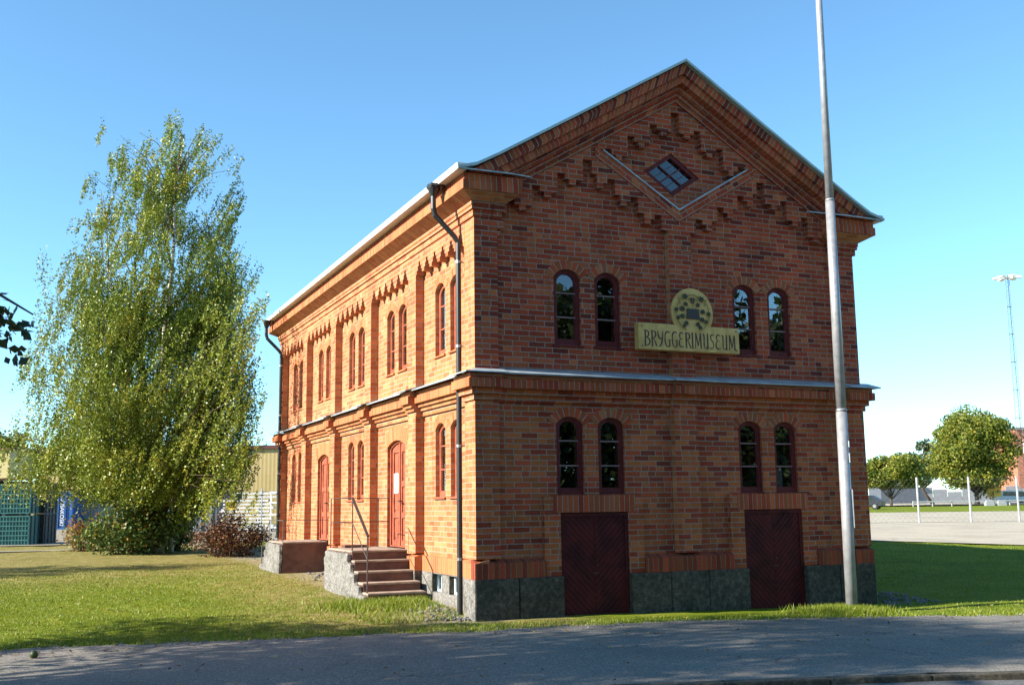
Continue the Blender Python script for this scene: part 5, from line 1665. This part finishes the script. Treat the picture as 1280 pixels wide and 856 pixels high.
for i, x in enumerate((-1.02, -2.06, -3.1)):
    q = Vector((-5.88, 26.85, 0)) + a3 * x
    for j in range(2):
        crate(q.x, q.y, z0 + j * 1.1, 1.0, 1.2, 1.04, 'crate', ('upper ' if j else 'lower ') + 'teal slatted storage crate, ' + ('nearest the fence post', 'second from the fence post', 'third from the fence post')[i], 'teal crates stacked at the left')
q = Vector((-5.75, 27.75, 0))
for j in range(2):
    crate(q.x, q.y, z0 + j * 1.1, .36, 1.1, 1.092, 'crate_dark', ('upper ' if j else 'lower ') + 'dark slatted crate between the teal crates and the blue container', 'dark crates behind the teal crates')
# blue container with white lettering
bc = empty('blue_container', (-4.6, 52, .54), 'blue steel container with white upright lettering behind the left fence', 'container')
m = MB(); blk(m, (-5.2, 51.9), 1.62, 2.4, .55, 2.72); m.build('body', 'blue', bc, bevel=.03)
m = MB()
for t in (.02, .4, .8, 1.2, 1.58):
    q = Vector((-5.2, 51.9, 0)) + a3 * t - d3 * .03; m.obox(q + Vector((0, 0, 1.63)), a3, d3, (0, 0, 1), .025, .035, 1.06)
for zz in (.62, 2.66):
    q = Vector((-5.2, 51.9, 0)) + a3 * .81 - d3 * .025; m.obox(q + Vector((0, 0, zz)), a3, d3, (0, 0, 1), .8, .03, .05)
m.build('ribs', 'blue', bc)
cv = bpy.data.curves.new('lettering', 'FONT'); cv.body = 'KUUSAKOSKI'; cv.size = .34; cv.extrude = .006; cv.align_x = 'LEFT'
to = bpy.data.objects.new('tmp', cv); COL.objects.link(to)
bpy.context.view_layer.update()
tm = bpy.data.meshes.new_from_object(to.evaluated_get(bpy.context.evaluated_depsgraph_get())); bpy.data.objects.remove(to)
wt = max(v.co.x for v in tm.vertices) or 1
tm.name = 'lettering'; lo = bpy.data.objects.new('lettering', tm); COL.objects.link(lo); tm.materials.clear(); tm.materials.append(M['white'])
q = Vector((-5.2, 51.9, 0)) + a3 * .98 - d3 * .08
# reads downwards: text x -> down, text y -> right
mt = Matrix((( a3.x, 0, 0, 0), (a3.y, 0, 0, 0), (0, 0, 0, 0), (0, 0, 0, 1)))
sc_ = 1.75 / wt
for v in tm.vertices:
    lx, ly, lz = v.co
    wpos = q + Vector((0, 0, 2.56 - lx * sc_)) + a3 * (ly * .9 - .05) - d3 * lz
    v.co = wpos
lo.parent = bc; lo.location = -bc.location
# grey cabinet beside it
gc = empty('grey_container', (-3, 53, .55), 'grey ribbed container right of the blue one behind the birch', 'container')
m = MB(); blk(m, (-3.5, 52.9), 4.6, 2.4, .55, 2.4); m.build('body', 'grey', gc)
m = MB()
for i in range(12):
    q = Vector((-3.5, 52.9, 0)) + a3 * (.15 + i * .39) - d3 * .03; m.obox(q + Vector((0, 0, 1.5)), a3, d3, (0, 0, 1), .05, .03, .8)
m.build('ribs', 'greyl', gc)
gc2 = empty('grey_container', (1.2, 42, .5), 'dark grey container in the shade behind the right side of the birch', 'container')
m = MB(); blk(m, (-1.2, 41.5), 4.0, 2.2, .5, 2.15); m.build('body', 'shed', gc2)
m = MB()
for i in range(8):
    q = Vector((-1.2, 41.5, 0)) + a3 * (.2 + i * .5) - d3 * .03; m.obox(q + Vector((0, 0, 1.3)), a3, d3, (0, 0, 1), .06, .03, .75)
m.build('ribs', 'grey', gc2)
# white stack of planks
r_ = random.Random(9)
for i in range(11):
    e0 = Vector((2.35 + r_.uniform(-.15, .1), 37.6, 0)); ln = r_.uniform(2.2, 2.6); zz = .62 + i * .165
    m = MB(); 
    for kx in range(3): blk(m, (e0.x + kx * .18 * .406, e0.y + kx * .18 * .914), ln, .15, zz, zz + .09)
    blk(m, (e0.x + .1, e0.y), .12, .5, zz + .09, zz + .163); blk(m, (e0.x + 1.6, e0.y - .62), .12, .5, zz + .09, zz + .163)
    tag(m.build('plank_bundle', 'plank', None), ['lowest', 'second lowest', 'third lowest', 'fourth lowest', 'fifth lowest', 'middle', 'fifth highest', 'fourth highest', 'third highest', 'second highest', 'topmost'][i] + ' layer of the white plank stack beside the far corner of the brick building', 'planks', 'layers of the white plank stack')
m = MB(); q = Vector((4.55, 36.6, 0)); fr = MB()
fe = empty('white_rack', (4.5, 36.5, .5), 'white metal rack standing right of the white plank stack', 'rack')
for t in (0, .55, 1.1): blk(m, (4.35 + t * .914, 36.4 - t * .406), .06, .06, .5, 2.4)
m.build('posts', 'white', fe); m = MB()
for zz in (.7, 1.3, 1.85, 2.33): blk(m, (4.3, 36.37), 1.25, .05, zz, zz + .07)
m.build('shelf_bars', 'white', fe)
m = MB(); blk(m, (1.62, 33.1), .86, .04, 2.0, 2.4); blk(m, (1.75, 33.05), .07, .05, .45, 2.0)
ds = tag(m.build('dark_sign', 'dark_sign', None), 'dark rectangular notice board on a post above the yellow sign', 'sign')
m = MB()
for zz, t in ((2.27, .5), (2.2, .36)): blk(m, (1.62 + .3 * .914, 33.04 - .3 * .406 - .0), t, .03, zz, zz + .035)
m.build('markings', 'white', ds)
m = MB(); blk(m, (1.38, 30.55), .42, .03, 1.6, 1.92); ys = tag(m.build('yellow_sign', 'yellow', None), 'small yellow sign hanging on the wire fence near the brick building', 'sign')
m = MB(); blk(m, (1.46, 30.48), .2, .02, 1.8, 1.83); blk(m, (1.46, 30.48), .26, .02, 1.7, 1.73); m.build('markings', 'dark_sign', ys)

# ------------------------------------------------------------------ things behind, on the right
a4 = Vector((.914, -.406, 0))
sh = empty('grey_shed', (125, 120, 1.1), 'low dark grey shed behind the small maple at the right', 'shed')
blk(MB(), (121.5, 122.5), 6.2, 6, .5, 4.0).build('wall', 'shed', sh); blk(MB(), (121.2, 122.3), 6.8, 6.5, 4.002, 4.3).build('roof', 'greyl', sh)
wf = empty('panel_fence', (138, 131, 1), 'pale grey panel fence behind the dark crooked tree', 'fence')
for i in range(12):
    m = MB(); blk(m, (127.6 + i * 2.4 * .914, 120.4 - i * 2.4 * .406), 2.32, .1, .6, 3.7 - .4 * (i % 3)); m.build('panel', 'greyl', wf)
bb = empty('brick_block', (155, 120, .7), 'far orange brick building with white windows at the right edge', 'building')
blk(MB(), (151.0, 120.7), 24, 12, .2, 13.6).build('wall', 'bbrick', bb)
blk(MB(), (150.7, 120.4), 24.6, 12.4, 13.602, 14.0).build('roof', 'grey', bb)
for fl in range(3):
    for i in range(7):
        m = MB(); o = (151.0 + (1.3 + i * 3.0) * .914 - .12 * .406, 120.7 - (1.3 + i * 3.0) * .406 - .12 * .914); z = 2.2 + fl * 3.6
        blk(m, o, 1.5, .1, z, z + 2.3); wn = m.build('window', 'white', bb)
        m = MB()
        for cx_ in range(2):
            for cz_ in range(2): blk(m, (o[0] + (.14 + cx_ * .66) * .914 - .03 * .406, o[1] - (.14 + cx_ * .66) * .406 - .03 * .914), .56, .05, z + .15 + cz_ * 1.08, z + 1.05 + cz_ * 1.08)
        m.build('pane', 'carglass', wn)
def car(name, x, y, z, ang, paint, label, cat, van=False, sc=1.0):
    e = empty(name, (x, y, z), label, cat)
    ca, sa = math.cos(ang), math.sin(ang)
    ax, ay = Vector((ca, sa, 0)), Vector((-sa, ca, 0)); o = Vector((x, y, z))
    prof = [(-2.4, .35), (2.4, .35), (2.45, .8), (1.9, 1.0), (1.25, 1.85), (-2.3, 1.95), (-2.45, 1.0)] if van else [(-2.2, .3), (2.2, .3), (2.25, .7), (1.2, .9), (.6, 1.42), (-1.2, 1.42), (-1.9, .95), (-2.25, .85)]
    m = MB(); m.poly([(p[0] * sc, p[1] * sc) for p in prof], [], lambda u, v, d: o + ax * u + ay * d + Vector((0, 0, v)), -.85 * sc, .85 * sc); m.build('body', paint, e, bevel=.06)
    m = MB(); g = [(1.55, 1.05), (1.15, 1.75), (.3, 1.75), (.3, 1.05)] if van else [(1.0, .93), (.52, 1.34), (-1.1, 1.34), (-1.6, .95)]
    m.poly(g, [], lambda u, v, d: o + ax * u + ay * d + Vector((0, 0, v)), -.87, .87)
    if van: m.poly([(-.2, 1.15), (-.2, 1.7), (-2.0, 1.75), (-2.1, 1.15)], [], lambda u, v, d: o + ax * u + ay * d + Vector((0, 0, v)), -.865, .865)
    m.build('window', 'carglass', e)
    for u in (-1.45, 1.45):
        for s in (-.8, .8):
            m = MB(); c = o + ax * u + ay * s + Vector((0, 0, .32)); m.tube([c - ay * .1, c + ay * .1], .32, 14); wl = m.build('wheel', 'tyre', e)
            m = MB(); m.tube([c - ay * .11, c + ay * .11], .18, 10); m.build('rim', 'steel', wl)
    m = MB(); m.obox(o + ax * 2.42 * sc + Vector((0, 0, .72)), ax, ay, (0, 0, 1), .03, .75, .07); m.build('headlights', 'white', e)
    return e
car('parked_van', 121.4, 96.2, gz(121.4, 96.2), -.35, 'carwhite', 'white van parked at the right edge before the far brick building', 'van', True)
car('parked_car', 72.4, 72.6, gz(72.4, 72.6) + .02, 2.2, 'cardark', 'dark car half hidden behind the right corner of the brick museum', 'car')
car('parked_car', 131, 124, gz(131, 124), 2.6, 'carwhite', 'small white car parked before the pale panel fence', 'car')
m = MB(); q = Vector((109.4, 89.2, 0)); m.tube([(109.6, 89.1, .8), (109.6, 89.1, 2.2)], .05, 6); blk(m, (108.7, 89.4), 1.9, .06, 1.9, 3.1)
tag(m.build('yellow_sign', 'yellow', None), 'yellow sign board under the right side of the large maple', 'sign')
for i in range(2):
    x, y = 100.9 + i * 1.5 * .914, 82.6 - i * 1.5 * .406
    m = MB(); blk(m, (x, y), 1.1, .6, gz(x, y) - .1, gz(x, y) + .45); blk(m, (x + .1, y), .9, .4, gz(x, y) + .45, gz(x, y) + .65)
    tag(m.build('concrete_block', 'postw', None, bevel=.05), ['left', 'right'][i] + ' of the two pale concrete blocks on the far lawn under the large maple', 'block', 'pale concrete blocks on the far lawn')
m = MB()
br = empty('barrier_rail', (100, 84, .9), 'low white barrier rail along the far edge of the lawn', 'barrier')
for i in range(8):
    x, y = 94 + i * 2.4 * .914, 87.5 - i * 2.4 * .406
    m = MB(); m.box(x - .06, x + .06, y - .06, y + .06, gz(x, y) - .1, gz(x, y) + .7); m.build('post', 'postw', br)
m = MB(); m.bar((94, 87.4, gz(94, 87.4) + .6), (94 + 16.8 * .914, 87.4 - 16.8 * .406, gz(109, 80.6) + .6), .06, .14); m.build('rail', 'postw', br)
# lighting mast: slim three-legged lattice with a ring of floodlights
mx, my = 129.3, 101.0; mz = gz(mx, my)
mh = empty('lighting_mast', (mx, my, mz), 'very tall slim lattice mast with floodlights on top at the right', 'mast')
m = MB(); HT = 34.0
legs = lambda z: [Vector((mx + (.62 - .3 * z / HT) * math.cos(a), my + (.62 - .3 * z / HT) * math.sin(a), mz + z)) for a in (.5, .5 + 2.094, .5 + 4.189)]
nz_ = 48
for i in range(nz_):
    A, B2 = legs(HT * i / nz_), legs(HT * (i + 1) / nz_)
    for j in range(3):
        m.tube([A[j], B2[j]], .045, 5, False); m.tube([A[j], B2[(j + 1) % 3]], .018, 4, False)
        if i % 6 == 0: m.tube([A[j], A[(j + 1) % 3]], .04, 4, False)
m.build('lattice', 'wire', mh)
m = MB(); m.tube([(mx, my, mz + HT), (mx, my, mz + HT + .6)], .18, 8)
for i in range(6):
    a = i * math.pi / 3 + .2; m.tube([(mx, my, mz + HT + .2), (mx + 1.5 * math.cos(a), my + 1.5 * math.sin(a), mz + HT + .35)], .05, 5)
m.build('head', 'grey', mh)
for i in range(6):
    a = i * math.pi / 3 + .2; c = Vector((mx + 1.5 * math.cos(a), my + 1.5 * math.sin(a), mz + HT + .3))
    ax = Vector((math.cos(a), math.sin(a), -.15)).normalized(); ay = Vector((-math.sin(a), math.cos(a), 0)); m = MB()
    m.obox(c, ax, ay, ax.cross(ay), .55, .38, .14); m.build('floodlight', 'white', mh, bevel=.06)
